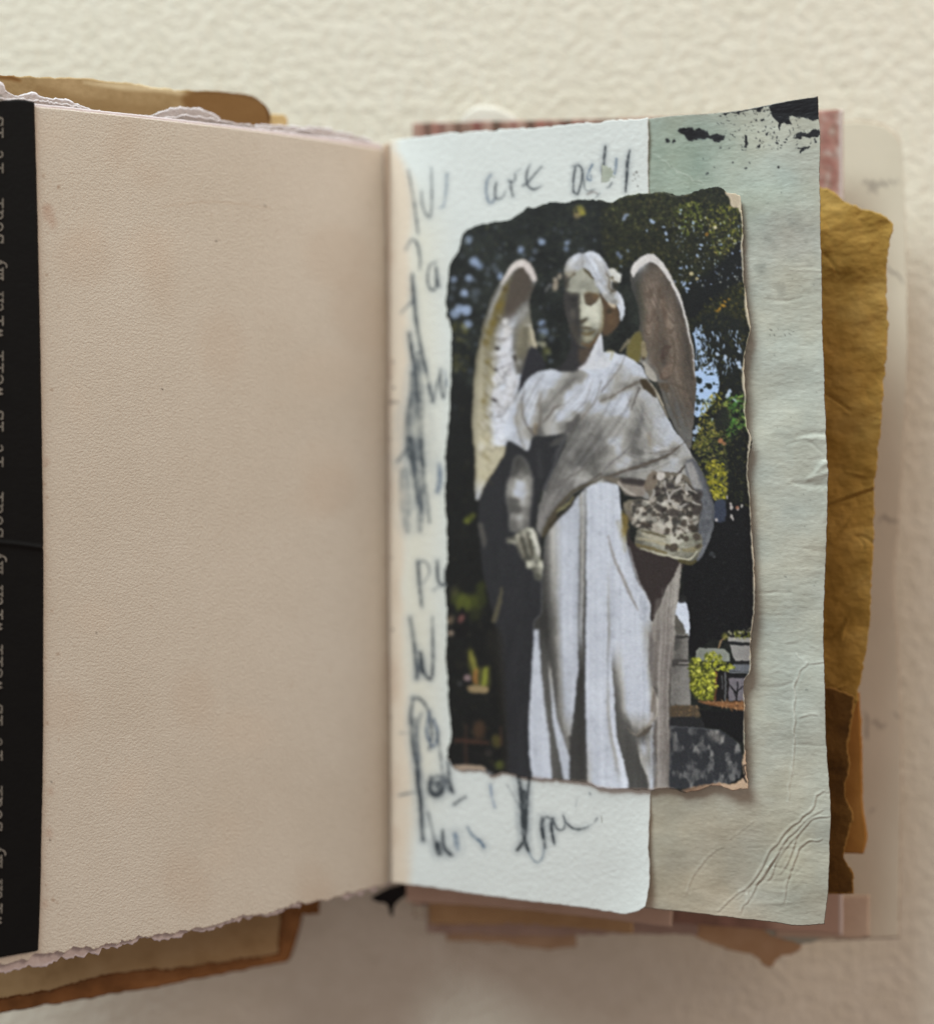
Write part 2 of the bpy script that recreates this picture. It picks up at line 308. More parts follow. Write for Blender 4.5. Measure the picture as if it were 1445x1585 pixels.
    # ================= statue
    # shadowed drape (her right side)
    P([(787,690),(765,715),(744,762),(740,800),(742,840),(750,900),(764,960),(772,1010),(777,1080),(783,1150),(786,1212),(830,1212),(832,1000),(840,985),(846,930),(846,890),(836,870),(815,840),(818,740),(800,690)], (47,47,50), 2)
    nz = vnoise(c.h, c.w, 40, rs, 3, 10)
    b, m = c.polymask(np.array([(760,840),(840,840),(828,1212),(786,1212)], float), 8)
    c.a[b[1]:b[3], b[0]:b[2]] += ((nz[b[1]:b[3], b[0]:b[2]]-.5)*10*m)[..., None]
    P([(752,990),(777,985),(786,1210),(779,1210),(772,1100),(766,1030)], (40,38,34), 5, .6)
    S(T(5,'360,420 385,520 395,620'), [7,7,3], (104,100,94), 3, .75); S(T(5,'555,980 530,1120 485,1270'), [3,7,8], (100,94,76), 1.6, .85)
    # left wing
    wing = T(1,'730,705 650,745 560,880 480,1020 430,1160 390,1290 360,1445')+T(3,'335,250 310,500 295,750 300,950 318,1100 320,1300')+T(5,'320,60 335,205 390,110 445,0')+T(3,'500,1240 610,1040 570,950 620,800 690,590 740,440 790,200 800,175 868,165 845,60')+T(1,'830,1330 805,1060 850,920 862,870 800,750')
    P(wing, (170,156,118), 1.6)
    tracks(c, wing, ['800,400,190 786,420,185 768,450,110 754,480,118 746.6,510,110y 738.8,545,130y 734.5,590,150y 731.6,640,150y 733.6,690,165y 735.7,740,165y 737,775,190',
        '802,402,205 791,420,170 773,450,172 759.6,480,160 751,510,148y 745,545,172y 743,590,182y 740,640,182y 743,690,198y 742,740,196y 741,775,196',
        '803,405,200 796,420,104 778.6,450,125m 766,480,122m 761,510,138m 754,545,152y 753,590,164y 752,640,172y 756,690,192y 750,740,200y',
        '804,408,180 801,420,86w 787,450,96y 777,480,122m 768,505,140y 762,545,146y 762,590,186y 763,640,200 769,690,214',
        '808,412,84w 794,450,82w 785,480,84w 772,510,166 769,545,178 773,590,206 777,640,214 784,690,214',
        '814,416,80w 810,450,80w 797,480,94w 778,510,206 778,545,208 784,590,188 788,640,206',
        '817,412,120w 816,430,72w 818,450,70w 805,480,138 789,510,196 790,545,204 796,590,202 799,620,190',
        '822,410,206 824,430,180 820,445,70 815,480,150 794,510,132 794,545,128 797,570,150',
        '827,412,205 828,432,190 822,448,60 819,480,130 805,510,146y 801,545,140y 799,580,120',
        '815,505,128y 812,545,126y 803,575,100', '822,500,170 823,515,182y 824,530,176y 818,545,110'], 1.5)
    for x,y,r in [(782,446,5),(776,470,6),(770,474,5),(763,500,6),(757,515,5),(752,530,5),(755,560,4),(748,620,4)]: D(x,y,r,(118,98,40),3.4,.45)
    P(T(1,'700,790 640,900 610,1020 595,1180 650,1170 730,1100 800,1050 840,930 800,880 770,800'), (78,68,60), 3, .7)
    D(781,447,3.4,(70,58,40),2.5,.7); D(770,492,3.4,(80,66,36),2.5,.7)
    S(T(1,'560,910 640,800 700,745 760,740 810,800 845,880'), [3,7,11,12,12,8], (206,196,192), 2)
    D(806,409,4,(222,212,208),3,.7)
    for x,y,r,q,a_ in [(590,1260,5,6,0),(600,1340,7,8,.1),(585,1430,7,8,0)]: D(680+x/5.78+1,280+y/5.78+2,r,(140,132,124),3,.5,ry=q,ang=a_); D(680+x/5.78,280+y/5.78,r,(216,212,212),3,.85,ry=q,ang=a_)
    for x,y,r,q,a_ in [(600,130,7,10,.2),(570,230,9,9,.4),(620,300,7,13,.2),(560,340,8,7,-.3),(520,440,8,8,-.2),(640,450,8,15,.1),(510,570,8,9,-.3),(600,600,11,15,.2),(540,680,9,11,0)]:
        D(680+x/5.78+1.4,510+y/5.78+2.6,r,(140,134,130),3.5,.5,ry=q,ang=a_); D(680+x/5.78,510+y/5.78,r,(216,215,222),3.4,.75,ry=q,ang=a_)
    for r_ in range(15):
        y = 492+r_*14.; xc = np.interp(y, [490,545,620,700], [781,779,776,764]); half = np.interp(y, [490,560,650,700], [7,14,17,14])
        for q in range(-1, 3):
            x = xc+(q-.5)*half*.8+(r_%2)*half*.35+rs.randn()*2; rr = half*(.34+.22*rs.random()); y = 492+r_*14.+rs.randn()*3
            if rs.random() < .25: continue
            S([(x-rr,y+rs.randn()),(x-rr*.5,y+rr*1.1),(x+rr*.5,y+rr*1.1),(x+rr,y+rs.randn())], [.6,2.2,2.2,.6], (120,112,104), 1.5, .2+.28*rs.random()); D(x,y-1,rr*.7,(224,222,226),2.4,.3,ry=rr*.9)
    for k in range(9):
        y = 505+k*24; S([(748-(y-500)*.02,y),(753,y+10),(762+rs.randn()*2,y+16)], [.6,1.6,.6], (112,98,60), 1.4, .5)
    for k in range(30):
        y = 505+k*8; S([(750+rs.randn()*5,y),(757+rs.randn()*4,y+6+rs.random()*8)], [2,4,1], [(196,184,140),(140,122,74),(206,196,164),(120,106,66)][k%4], 2.8, .3)
    S(T(1,'820,1290 840,1400')+T(3,'860,160'), [2,6,5], (192,182,162), 1)
    P(T(3,'795,180 870,172 945,330 860,385 790,440 740,520 700,585 715,460 760,300'), (44,43,48), 1.6)
    for x,y,r,q in [(515,172,3.8,3),(505,362,2.8,2.2),(480,620,3,2.2),(497,635,3,1.8),(675,265,2,3.4),(670,245,1.8,3)]: D(680+x/5.78,510+y/5.78,r,(58,52,50),1.2,.9,ry=q)
    for t in ['530,80 570,95 610,75','520,360 560,340 650,300','530,380 560,430 590,400 640,350','560,420 600,460','500,770 545,780 600,740','520,240 560,250 600,230','470,600 500,640 520,620','560,560 600,540','500,900 560,880']: S(T(3,t), [1,2.6,1], (128,122,124), 1, .8)
    for t in ['560,260 600,330','600,560 570,680','540,820 520,1000','610,120 600,220']: S(T(3,t), [6,9,4], (222,222,230), 4, .6)
    # right wing
    rw = T(2,'430,650 340,690 280,770 262,840 275,960 330,1100 345,1300')+T(4,'300,30 240,110 240,250 350,300 430,420 500,470 560,640 620,800 690,930 745,1010 800,1065 812,900 825,740 842,500 832,250 800,30')+T(2,'770,1260 720,1080 650,910 585,780 510,680')
    P(rw, (104,92,80), 1.3)
    tracks(c, rw, ['980,395,200 979,410,150 977,425,80 979,440,66 986,480,55 990,520,70 998,560,140 1014,590,124 1025,630,112 1046,680,115 1066,700,130',
        '990,390,200 990,410,196 987,425,90 988,440,66y 994,480,84y 996,520,108w 1008,560,110w 1027,590,118 1040,630,104 1056,680,116 1068,700,130',
        '1000,388,200 999,402,196 998,412,124 999,425,96w 1000,440,116w 1003,480,132w 1008,520,122w 1020,560,86w 1037,590,114w 1048,630,108 1062,680,118',
        '1006,388,205 1006,398,190 1006,408,76w 1008,440,126w 1011,480,148w 1014,500,112w 1020,520,90w 1027,560,70w 1040,590,112w 1054,630,110',
        '1012,388,205 1013,398,200 1016,410,84w 1016,440,122w 1016.5,480,102w 1024,520,86w 1031,540,84w 1034,560,112w 1046,590,124w 1060,630,96w',
        '1018,392,205 1020,402,200 1022,412,110w 1023,440,98w 1027,480,124w 1033,520,104w 1041,560,130w 1051,590,120w 1065,630,84w 1068,680,128',
        '1023,396,206 1026,408,205 1031,425,90w 1033,440,76w 1037,480,128w 1042,520,132w 1048,560,126w 1058,590,90w 1070,630,78w',
        '1027,402,190 1031,412,205 1038,428,130 1041,440,100w 1047,480,82w 1051,520,108w 1058,560,76w 1064,590,76w',
        '1043,432,200 1045,440,205 1055,480,74w 1061,520,66w 1067,560,64w 1072,590,70w','1060,480,180 1067,515,150 1069,530,84w 1074,560,110w 1075,590,90w'], 1.3)
    for x,y,r,q,a_,k in [(470,1080,5,12,.2,(160,144,134)),(445,1010,3,8,0,(92,76,66)),(520,1000,3,10,.3,(92,76,64)),(560,1180,3,14,-.2,(88,70,60)),(470,1190,4,6,0,(84,68,58)),(600,1300,4,14,-.2,(152,134,120)),(500,1330,3,12,.1,(100,84,74)),(420,1300,4,14,0,(146,128,116)),(540,1090,3,9,.3,(150,132,120)),(440,1130,3,8,-.4,(150,134,124))]: D(930+x/5.78,280+y/5.78,r,k,2.6,.6,ry=q,ang=a_)
    for k in range(34):
        f = rs.random(); y0 = 425+rs.random()*180; l_ = 22+rs.random()*40; x0_ = np.interp(y0, [420,480,560,640], [990,994,1004,1032])+f*np.interp(y0, [420,480,560,640], [38,60,66,38]); S([(x0_,y0),(x0_+l_*.16,y0+l_*.5),(x0_+l_*.4,y0+l_)], [.8,2.8,.8], (66,54,46), 2, .24); S([(x0_-2.6,y0),(x0_+l_*.16-2.6,y0+l_*.5),(x0_+l_*.4-2.6,y0+l_)], [.8,2.6,.8], (160,144,130), 2, .22)
    for k in range(16):
        x0_ = 998+rs.random()*46; y0 = 440+rs.random()*120; rr = 4+rs.random()*3; S([(x0_-rr,y0),(x0_-rr*.4,y0+rr*1.2),(x0_+rr*.5,y0+rr*1.2),(x0_+rr,y0)], [.6,2,2,.6], (74,60,52), 1.2, .5)
    P(T(4,'560,150 620,140 590,230 550,290 520,250'), (70,54,48), 3, .6); P(T(4,'520,440 560,330 640,310 650,370 600,430'), (142,124,112), 3, .7); S(T(4,'480,300 530,400 560,450 620,420'), [1,3,1], (74,60,52), 1.6, .7); P(T(4,'510,480 600,490 590,560 540,540'), (76,62,48), 3, .7)
    for t in ['560,560 640,700 700,880','640,520 700,660 760,860','700,500 770,680','600,480 680,500 780,560','480,60 500,200 470,300','560,40 600,140','640,80 660,250 640,380']: S(T(4,t), [1.5,4,1.5], (80,70,60), 2.2, .5)
    c.leaves(T(4,'420,30 800,30 830,500 800,1000 740,960 600,700 480,400'), 420, [(140,124,108),(84,70,58),(100,86,74),(152,136,120)], 2.2, rs, .3, .4, 1.2)
    c.leaves(T(2,'400,850 560,850 760,1400 400,1440'), 420, [(146,128,114),(92,78,66),(108,94,82),(158,142,130)], 2.2, rs, .3, .4, 1.2)
    P(T(4,'240,110 290,40 350,20 365,160 330,290 250,270 225,200'), (122,112,66), 3.4, .9); S(T(4,'170,190 240,100'), [3,6], (150,140,120), 1.4, .8)
    P(T(4,'355,110 390,120 405,220 380,270 355,230'), (150,138,112), 1.4); D(995,555,3,(60,50,40),1.5,.7)
    P(T(4,'370,290 440,340 500,455 450,460 400,400'), (172,166,158), 1)
    S(T(2,'285,850 300,790 345,735 430,685 500,715 570,790 640,910 720,1100 770,1270 800,1420')+T(4,'832,230 838,420'), [4,11,12,12,11,8,6,4,3,2.5,1.6,1.2], (206,200,198), 1.3)
    # torso
    torso = T(3,'760,480 850,390 1000,350 1080,372 1200,372')+T('F','600,1510 700,1420 760,1280 830,1130 872,1070 900,1290 940,1300 1010,1290 1080,1330 1170,1350')+T(4,'350,320 400,410 470,540 590,790 680,930 745,1015 800,1100 850,1180 910,1300 950,1445')+T(6,'900,100 500,200 150,60')+T(5,'1445,60 1250,110 1080,270 1010,380 900,530 868,470 885,270 960,60')+T(3,'1000,1300 1080,1150 1130,980 1000,950 880,965 840,960 790,1085 700,1040 610,1005 560,930 620,780 700,580')
    P(torso, (190,188,187), 1.2)
    rbf(c, torso, spots(3,'850,420,190 1000,380,205 1050,400,200 1130,400,175 1200,420,140 1260,430,150 1330,330,205 1400,200,205 780,520,195 850,500,205 950,480,200 1020,470,190 1080,480,165 1150,480,140 1230,520,190 1330,480,208 1420,420,200 720,620,185 770,600,195 830,600,210 900,600,175 950,580,190 1000,590,150 1080,560,150 1160,600,200 1280,600,212 1400,560,205 680,720,200 730,720,150 790,720,208 850,720,200 900,720,120 950,680,140 1010,680,160 1080,660,150 1140,680,195 1250,700,205 1330,690,170 1410,660,200 640,820,205 690,820,160 740,820,170 790,820,195 840,830,185 880,830,130 930,800,150 1000,780,170 1080,780,195 1170,780,185 1230,790,110 1290,770,170 1380,730,190 600,920,210 650,900,205 700,920,180 750,930,170 800,920,150 850,900,140 890,900,100 950,880,170 1030,890,175 1100,880,140 1160,870,90 1220,860,105 1300,840,130 1400,800,150 1440,790,165 640,980,190 700,1000,190 760,1030,185 1180,960,110 1240,940,130 1320,920,140 1400,880,145 1440,900,130 1140,1050,100 1200,1040,125 1280,1020,125 1360,1000,130 1430,980,120 1110,1140,115 1180,1120,140 1260,1120,110 1340,1100,105 1420,1080,125 1060,1240,110 1120,1220,135 1200,1200,120 1280,1190,95 1360,1160,105 1430,1150,130 1030,1330,115 1100,1320,140 1180,1290,150 1260,1270,160 1340,1250,130 1430,1230,110 1010,1420,130 1080,1400,150 1160,1360,165 1240,1340,175 1320,1320,160 1400,1290,110 1440,1300,150 1100,1440,150 1200,1420,150 1290,1400,90 1360,1380,170 1440,1360,185')
        +spots(4,'30,250,205 120,240,208 200,260,200 280,310,205 350,360,195 30,350,208 110,340,200 170,350,175 240,360,185 320,400,200 20,450,205 80,440,185 150,440,165 220,440,180 280,440,170 320,460,130 20,540,200 80,530,180 150,530,160 230,510,140 340,520,170 20,620,140 100,600,160 170,590,185 250,570,195 310,570,170 370,580,185 40,680,190 120,660,200 200,640,205 280,650,160 350,650,160 420,640,180 40,760,185 120,740,190 220,740,195 290,740,160 360,740,150 430,740,175 520,740,180 40,840,160 120,820,150 210,830,170 290,840,150 340,830,120 420,840,165 500,840,185 580,840,190 40,920,150 110,920,165 180,920,170 260,930,135 320,930,115 400,930,165 480,930,175 560,920,185 640,940,190 20,1000,145 90,1000,190 160,980,185 230,1000,150 290,1010,120 360,1020,150 440,1020,155 520,1020,175 600,1010,190 690,1000,185 20,1090,130 90,1080,150 150,1080,190 220,1080,160 290,1090,120 350,1110,115 420,1100,165 500,1090,195 580,1090,180 660,1060,150 20,1180,150 90,1170,160 160,1160,170 240,1170,185 320,1180,160 400,1170,180 480,1140,160 560,1130,110 640,1100,140 20,1260,170 90,1250,150 160,1240,185 240,1220,180 300,1230,110 380,1210,90 460,1190,110 560,1200,170 640,1170,185 740,1130,175 40,1320,90 120,1300,120 200,1290,140 280,1280,150 360,1270,160 460,1250,170 600,1260,180 700,1220,175 760,1200,130 800,1250,160 850,1300,165 900,1400,120'), 6.6)
    # underarm dark and arm
    P(T(3,'600,1000 700,1035 790,1085 840,955 960,960 1120,930 1125,1000 1060,1180 1000,1300 960,1445')+T(5,'900,120 870,300 850,420 870,480 905,540 905,700 850,640 780,440 600,480 560,200 560,0')+T(3,'540,1300 580,1120'), (45,45,48), 1.8)
    S(T(3,'990,1040 1050,1000 1110,940'), [2,10,3], (84,82,80), 3, .8); S(T(3,'880,1100 900,1300'), [6,10], (58,58,60), 4, .7)
    P(T(3,'660,1160 720,1130 780,1200 822,1330')+T(5,'828,20 822,180 795,340 780,450 640,470 625,330 598,180 615,20')+T(3,'640,1300'), (150,148,146), 3)
    rbf(c, T(3,'660,1160 720,1130 780,1200 822,1330')+T(5,'828,20 822,180 795,340 780,450 640,470 625,330 598,180 615,20')+T(3,'640,1300'), spots(3,'700,1180,62 740,1200,84 780,1260,104 660,1260,72 720,1300,136 790,1340,150 640,1380,125 700,1400,180 780,1420,175 815,1400,110')+spots(5,'640,60,165 700,60,200 760,60,195 810,60,145 620,140,140 690,130,196 760,140,190 810,160,140 620,210,100 680,220,112 750,220,180 800,230,140 640,270,84 700,280,96 760,300,150 790,300,110 660,340,145 720,350,185 770,370,125 660,410,112 720,420,160 770,430,112 690,460,112'), 6., '', 5.)
    # hand
    hand = T(5,'600,540 660,520 690,490 740,460 800,445 850,470 875,560 900,660 905,720 960,760 985,830 960,880 900,920 850,900 830,830 775,800 770,760 730,710 690,620 650,590 600,580')
    rbf(c, hand, spots(5,'610,560,120 650,570,155 640,540,70 690,510,168 720,490,120 750,490,178 780,500,116 815,470,198 830,520,208 700,560,142 720,600,108 740,560,86 770,560,112 790,600,88 850,580,208 810,580,100 730,650,122 760,640,72 790,650,112 830,640,106 870,650,194 750,700,100 780,710,68 810,700,100 850,700,150 880,700,160 790,770,196 830,770,190 860,760,126 900,770,208 940,800,218 960,840,212 840,820,106 880,830,146 920,850,170 860,880,92 900,880,116 930,720,80'), 4.2, 'f', 2.6)
    for t,w,k in [('818,468 850,560 882,690',[4,5,4],(210,206,200)),('750,488 774,560 804,690',[3.6,3.2,2],(178,172,158)),('690,512 716,600 754,700',[3.6,3.2,2],(172,164,150)),('608,560 655,572',[2,3.4],(170,164,154))]: S(T(5,t), w, k, 1.7, .7)
    for t in ['725,520 745,600 770,700','785,510 805,600 830,700']: S(T(5,t), [1,2,1], (70,61,46), 1.4, .55)
    # ---- skirt
    skirt = T(5,'1445,40 1300,100 1130,300 1000,430 940,560 930,700 965,830 955,950')[:6]+[(838,905),(838,930),(836,950),(826,962)]+T(7,'840,100 838,1340 1445,1400')+T(8,'0,1400 480,1400 490,1150 470,900 505,700 500,560 455,430 470,0')+T(6,'470,1300 438,1250 430,1110 330,940 290,800 240,600 190,400 165,120 140,55 0,40')
    P(skirt, (200,204,216), 1.2)
    tracks(c, skirt, ['825,975,190 825,1040,200 825,1212,198','832,975,185 836.5,1040,201 843,1100,200 849,1140,198 851,1175,200 853.5,1212,198',
        '834,972,66 838.5,1040,104 845,1100,110 850.5,1140,106 852.5,1175,105 855,1212,105','838,800,60 836,860,58 842,915,70 845,955,60 846,985,58 847,1010,76 848,1035,96 853,1100,100 858,1140,100 865,1175,96 868.6,1212,72',
        '848,1022,100 849.5,1040,176 854.5,1100,192 859.8,1140,194 866,1175,192 873.5,1212,190','851,1030,110 851.5,1040,178 858.5,1100,194 869.5,1140,196 879.5,1172,194 880,1212,186','846,800,140 846,860,132 850,915,116 852,960,88 853,985,92 853,1010,70 855,1040,70 861,1100,108 871.5,1140,120 880.4,1171,130',
        '853,800,178 856,860,178 859,915,166 861,960,146 862,985,158 864,1040,150 869,1100,152 876,1140,150 881,1160,150','870,780,190 870,860,202 871,960,200 873,1040,196 877,1100,186 880,1140,164','884,770,190 884,860,200 885,980,198 888,1040,190 887,1100,196 882.5,1140,158',
        '895,760,185 894,860,190 894,980,190 893.4,1040,200 888.5,1100,196 883,1140,150','897,760,170 897.6,860,118 896,980,128 895,1040,64 890,1100,60 884,1140,62 881.5,1172,62 881.5,1212,64','900,760,180 900,860,176 899,980,186 899,1015,100 899,1040,60 896,1100,60 890,1140,60 890,1212,62','903,760,185 903,860,180 901.5,980,150 902,1040,58 902,1212,62',
        '905.4,755,150 905.4,860,86 904,980,55 904.3,1040,58 905,1100,60 906,1140,62 906,1212,66','907.5,755,200 908,860,206 907,980,203 906,1040,206 907,1100,200 908,1140,195 908.5,1212,172','918,755,202 919,860,202 918,980,196 918,1100,205 917,1212,190','930,750,205 930,860,208 930,980,206 928,1100,206 925,1212,200',
        '938,745,200 939,860,204 938.5,980,202 936,1040,206 937,1100,202 940,1140,196 947,1175,198 951,1212,200','940,870,203 940.5,930,166 941,980,152 940.5,1040,186 941,1100,165 945.6,1140,160 952.5,1175,166 959,1212,190','943,880,203 943.5,930,196 944.7,980,197 944,1040,214 944.5,1100,212 949,1140,213 957.7,1175,214 967,1212,216',
        '945,1000,200 946.5,1040,205 950.5,1100,196 953.5,1140,200 963,1175,206 971.5,1212,206','947,1010,198 948.5,1040,120 952.5,1100,92 956,1140,90 965,1175,85 973.5,1212,85','950,1000,203 953,1040,142 959.4,1100,118 970,1140,84 980,1175,82 990,1212,78','956,990,205 959,1040,180 964.6,1100,168 974,1125,110 981,1145,100 988,1175,84 1001,1212,74',
        '962,760,195 964,860,205 966,980,206 968,1040,203 970.5,1100,203 979,1122,170 985,1138,120 990.5,1175,182 1004,1212,170','966,770,180 970,860,192 985,920,204 990,980,206 990,1040,207 992,1100,206 990,1128,170 993,1140,108 996,1160,200 999,1175,168 1006,1212,185','969,830,186 974,862,184 988,920,198 1000,960,188 1002,980,174 1000,1040,200 1000,1100,205 1000,1120,180 1002,1134,122 1004,1150,158 1004,1175,150 1009,1212,192',
        '1003,950,196 1006,985,152 1005,1040,175 1004.5,1100,192 1006,1120,190 1008,1134,170 1010,1150,188 1011,1175,190 1012,1212,190','1008,960,180 1009,985,130 1008,1040,135 1009,1070,150 1012,1100,180 1014,1115,196 1013,1130,190 1014,1175,192 1015,1212,160'], 1.6)
    b, m = c.polymask(cat(skirt), 3); sh = (vnoise(c.h, c.w, 300, rs, 3, 8)-.5)*16+(vnoise(c.h, c.w, 170, rs, 2, 2.6)-.5)*15
    c.a[b[1]:b[3], b[0]:b[2]] += (sh[b[1]:b[3], b[0]:b[2]]*m)[..., None]
    S(T(6,'60,520 110,700 190,880 260,1050 330,1180'), [1.5,3.6,4,4,1.5], (140,130,122), 2.2, .7); S(T(6,'190,300 225,420 215,560'), [3,6,3], (150,134,84), 4, .6)
    S(T(6,'150,400 200,560 215,650'), [5,7,4], (150,138,104), 4.5, .4)
    # right lower
    P(T(8,'440,0 650,0 622,400 612,700 600,1400 475,1400 495,1150 470,900 505,720 510,600 490,500 450,420'), (150,143,138), 1.6)
    for x,w,k in [(520,7,(166,158,154)),(570,8,(148,140,136)),(480,5,(112,106,102)),(600,4,(120,114,110))]: S(T(8,'%d,20 %d,500 %d,900 %d,1380'%(x,x+8,x,x-4)), w, k, 3, .7)
    P(T(8,'440,0 480,0 470,350 440,330 420,150'), (128,122,120), 4, .8)
    S(T(8,'232,850 300,905 340,895 420,830 490,740'), [1,4,4,4,2], (150,142,132), 1.8, .8); S(T(8,'330,930 400,890 450,830'), [2,7,3], (100,92,84), 2, .9)
    P(T(8,'455,480 500,560 508,650 490,760 430,830 440,650'), (184,174,164), 3, .6); S(T(8,'470,540 450,700'), 4, (130,120,112), 2, .7); S(T(8,'500,570 508,660 488,770'), 1.6, (214,206,196), .9, .8)
    # void below basket, right drape
    P(T(6,'235,380 300,600 720,750 690,840 640,900 572,990 525,1130 480,1230 450,1275 435,1110 330,940 290,800 235,600'), (56,48,47), 1.4)
    P(T(6,'720,755 690,1080 662,1230 650,1460 470,1460 468,1270 530,1130 578,985 650,885'), (160,153,147), 1.2)
    for t,w,k,a in [('690,860 650,1050 630,1400',[4,10,8],(178,172,166),.7),('580,1040 540,1250 520,1445',[4,8,8],(140,134,130),.7),('480,1370 600,1350',[1,2],(120,114,110),.7)]: S(T(6,t), w, k, 2.6, a)
    for x_ in (1015,1022,1029,1036): S([(x_+3,930),(x_,985),(x_-1,1060)], [5,9,5], (156,148,143), 5, .6)
    for k in range(14):
        x_ = 1011+rs.random()*28; S([(x_+4+rs.random()*6,900+rs.random()*60),(x_,1040),(x_-2,1150+rs.random()*50)], [1,2.4,1], [(118,110,106),(180,173,168)][k%2], 1.6, .35)
    S(T(6,'250,620 300,800 345,950 430,1110 440,1250'), [2,3,3,3,2], (214,214,218), 1.4, .7)
    # ---- bodice: crisp folds over the soft tones
    for k_, t, w, k, a, sf in [(3,'1115,668 1040,700 990,760 930,830',[1,2.4,3,2],(98,90,86),.8,1.2),(3,'1445,460 1390,640 1330,720 1270,810',[1,1.8,2.2,3],(116,106,98),.75,1.3),(3,'1250,780 1190,850 1130,920',[3,6,4],(76,72,72),.75,2.4),(3,'750,520 740,660 760,800 800,890 840,940',[.8,1.8,2.2,2.6,3],(100,92,86),.75,1.3),(3,'905,560 890,650 905,760 890,850 860,940',[1,2.4,3,3.4,3],(118,108,98),.6,2),(3,'705,660 690,800 715,960 760,1060',[1,2,2.6,2],(134,128,122),.7,1.6),(3,'860,850 850,920',[5,4],(150,130,104),.6,2.4),
        (3,'1060,1390 1200,1300 1300,1250',[1,2,1],(92,86,82),.7,1.3),(3,'1210,1445 1330,1370 1445,1290',[2,2.4,2.8],(84,76,70),.8,1.5),(3,'1260,420 1180,460 1060,580 960,700',[2,5,4,2],(118,113,110),.5,2.6),(3,'1200,1230 1330,1150 1440,1100',[1,2,1],(88,84,82),.5,1.6),(3,'1160,1050 1260,980 1380,930',[1,2.4,1],(96,92,90),.45,1.8),
        (4,'215,240 160,360 60,480 0,560',[1,1.8,2,2.4],(126,118,112),.75,1.2),(4,'0,640 120,590 230,520 320,470',[2,2.4,3,5],(112,102,92),.75,1.8),(4,'60,200 100,195 90,260',[4,5,3],(170,160,120),.6,1.8),(4,'335,520 300,620 268,715',[4,3,1.6],(98,92,90),.75,1.5),(4,'0,1300 90,1200 190,1120 260,1040',[1.6,2.4,2.4,1.6],(110,106,108),.6,1.7),(4,'430,940 440,1040',[7,5],(152,136,112),.4,4),(4,'745,1015 680,1060 560,1100 440,1110',[1.6,2.4,3,2],(124,116,110),.7,1.5),
        (4,'700,1050 590,1130 450,1190 330,1230 200,1270 90,1310 0,1325',[1.6,3.4,4.6,5,4,3,3],(90,80,72),.85,1.8),(4,'800,1185 740,1230 690,1290 620,1340',[1.6,3,4,2.4],(84,76,70),.85,1.5),(4,'440,480 520,610 600,790',[2,3.4,1.6],(206,194,176),.85,1.1),(4,'370,650 360,800 310,920',[2,3,2],(112,112,118),.4,2.4),(4,'590,1060 500,1080',[4,4],(208,204,204),.5,2)]: S(T(k_,t), w, k, sf, a)
    P(T(5,'960,30 1100,20 1230,40 1180,130 1050,260 1000,370 905,520 868,470 885,280'), (122,118,116), 4, .5)
    for t,w,k,a,sf in [('1110,40 1000,180 930,330 890,440',[4,9,9,6],(150,146,144),.7,3),('1160,10 1060,90',[1.4,2],(84,78,74),.7,1.2),('1440,10 1330,60 1220,110 1120,200 1050,280 1000,380 920,520',[2,3,4,5,7,12,6],(72,64,50),.9,1.8),('1200,170 1140,240 1050,300',[2,4,3],(172,164,128),.9,1.3),('1230,150 1160,260 1060,350 980,440',[1,3,3,4],(56,50,40),.85,1.4),('1300,20 1220,70',[8,6],(190,186,184),.6,3)]: S(T(5,t), w, k, sf, a)
    def family(g0, g1, n, w_, dark, light, a, sf=1.5, j=2.5):
        A = resample_(cat(g0, False, 6), 14); Bc = resample_(cat(g1, False, 6), 14)
        for k in range(n):
            f = (k+.5+rs.randn()*.25)/n; t0 = rs.random()*.35; t1 = 1-rs.random()*.3; i0, i1 = int(t0*13), max(int(t1*13), int(t0*13)+4)
            pts = (A*(1-f)+Bc*f)[i0:i1+1]+rs.randn(i1+1-i0, 2)*j*.2+rs.randn(1, 2)*j*.4
            ww = w_*(.5+rs.random())
            S([tuple(q) for q in pts[::2]], [.6,ww,ww,.6], dark, sf, a*(.5+.5*rs.random())); S([(q[0]-ww*.9,q[1]-ww*.8) for q in pts[::2]], [.6,ww,ww,.6], light, sf, a*.8*(.4+.6*rs.random()))
    dk, lt = (96,91,88), (212,211,214)
    family([(944,560),(915,610),(880,670),(845,745),(826,830)], [(1000,585),(985,625),(950,680),(910,725),(850,800)], 13, 3.2, dk, lt, .26, 2.4, 7)
    family([(990,600),(1010,660),(1040,690),(1062,695)], [(935,720),(960,738),(1010,732),(1055,705)], 8, 2.8, dk, lt, .32, 2.2)
    family([(985,575),(1010,610),(1030,650),(1050,690)], [(962,610),(985,660),(1015,690),(1045,700)], 6, 2.6, dk, lt, .26, 2.2)
    family([(830,575),(812,600),(795,640),(783,675)], [(868,580),(850,610),(836,650),(824,680)], 9, 2.4, (104,98,93), (216,214,214), .36, 2)
    family([(900,575),(890,600),(862,630),(842,662)], [(925,590),(915,625),(890,650),(862,668)], 6, 2.2, (110,105,101), (216,217,224), .4)
    P(T(4,'340,450 390,438 430,480 480,560 490,610 420,550 370,515'), (66,56,42), 1.4)
    P(T(4,'760,1190 820,1160 860,1200 920,1330 950,1445')+T(6,'990,220 1005,330 990,480 930,650 860,745 830,560 870,380 850,150')+T(4,'820,1400 760,1300'), (112,113,118), 1.6)
    P(T(4,'760,1200 820,1200 860,1300 900,1420 830,1420 780,1320'), (168,164,162), 3.5, .85); S(T(4,'850,1190 920,1330')+T(6,'935,40 985,230 1000,360 975,520'), [2,4,5,4,3], (88,88,92), 1.8, .7)
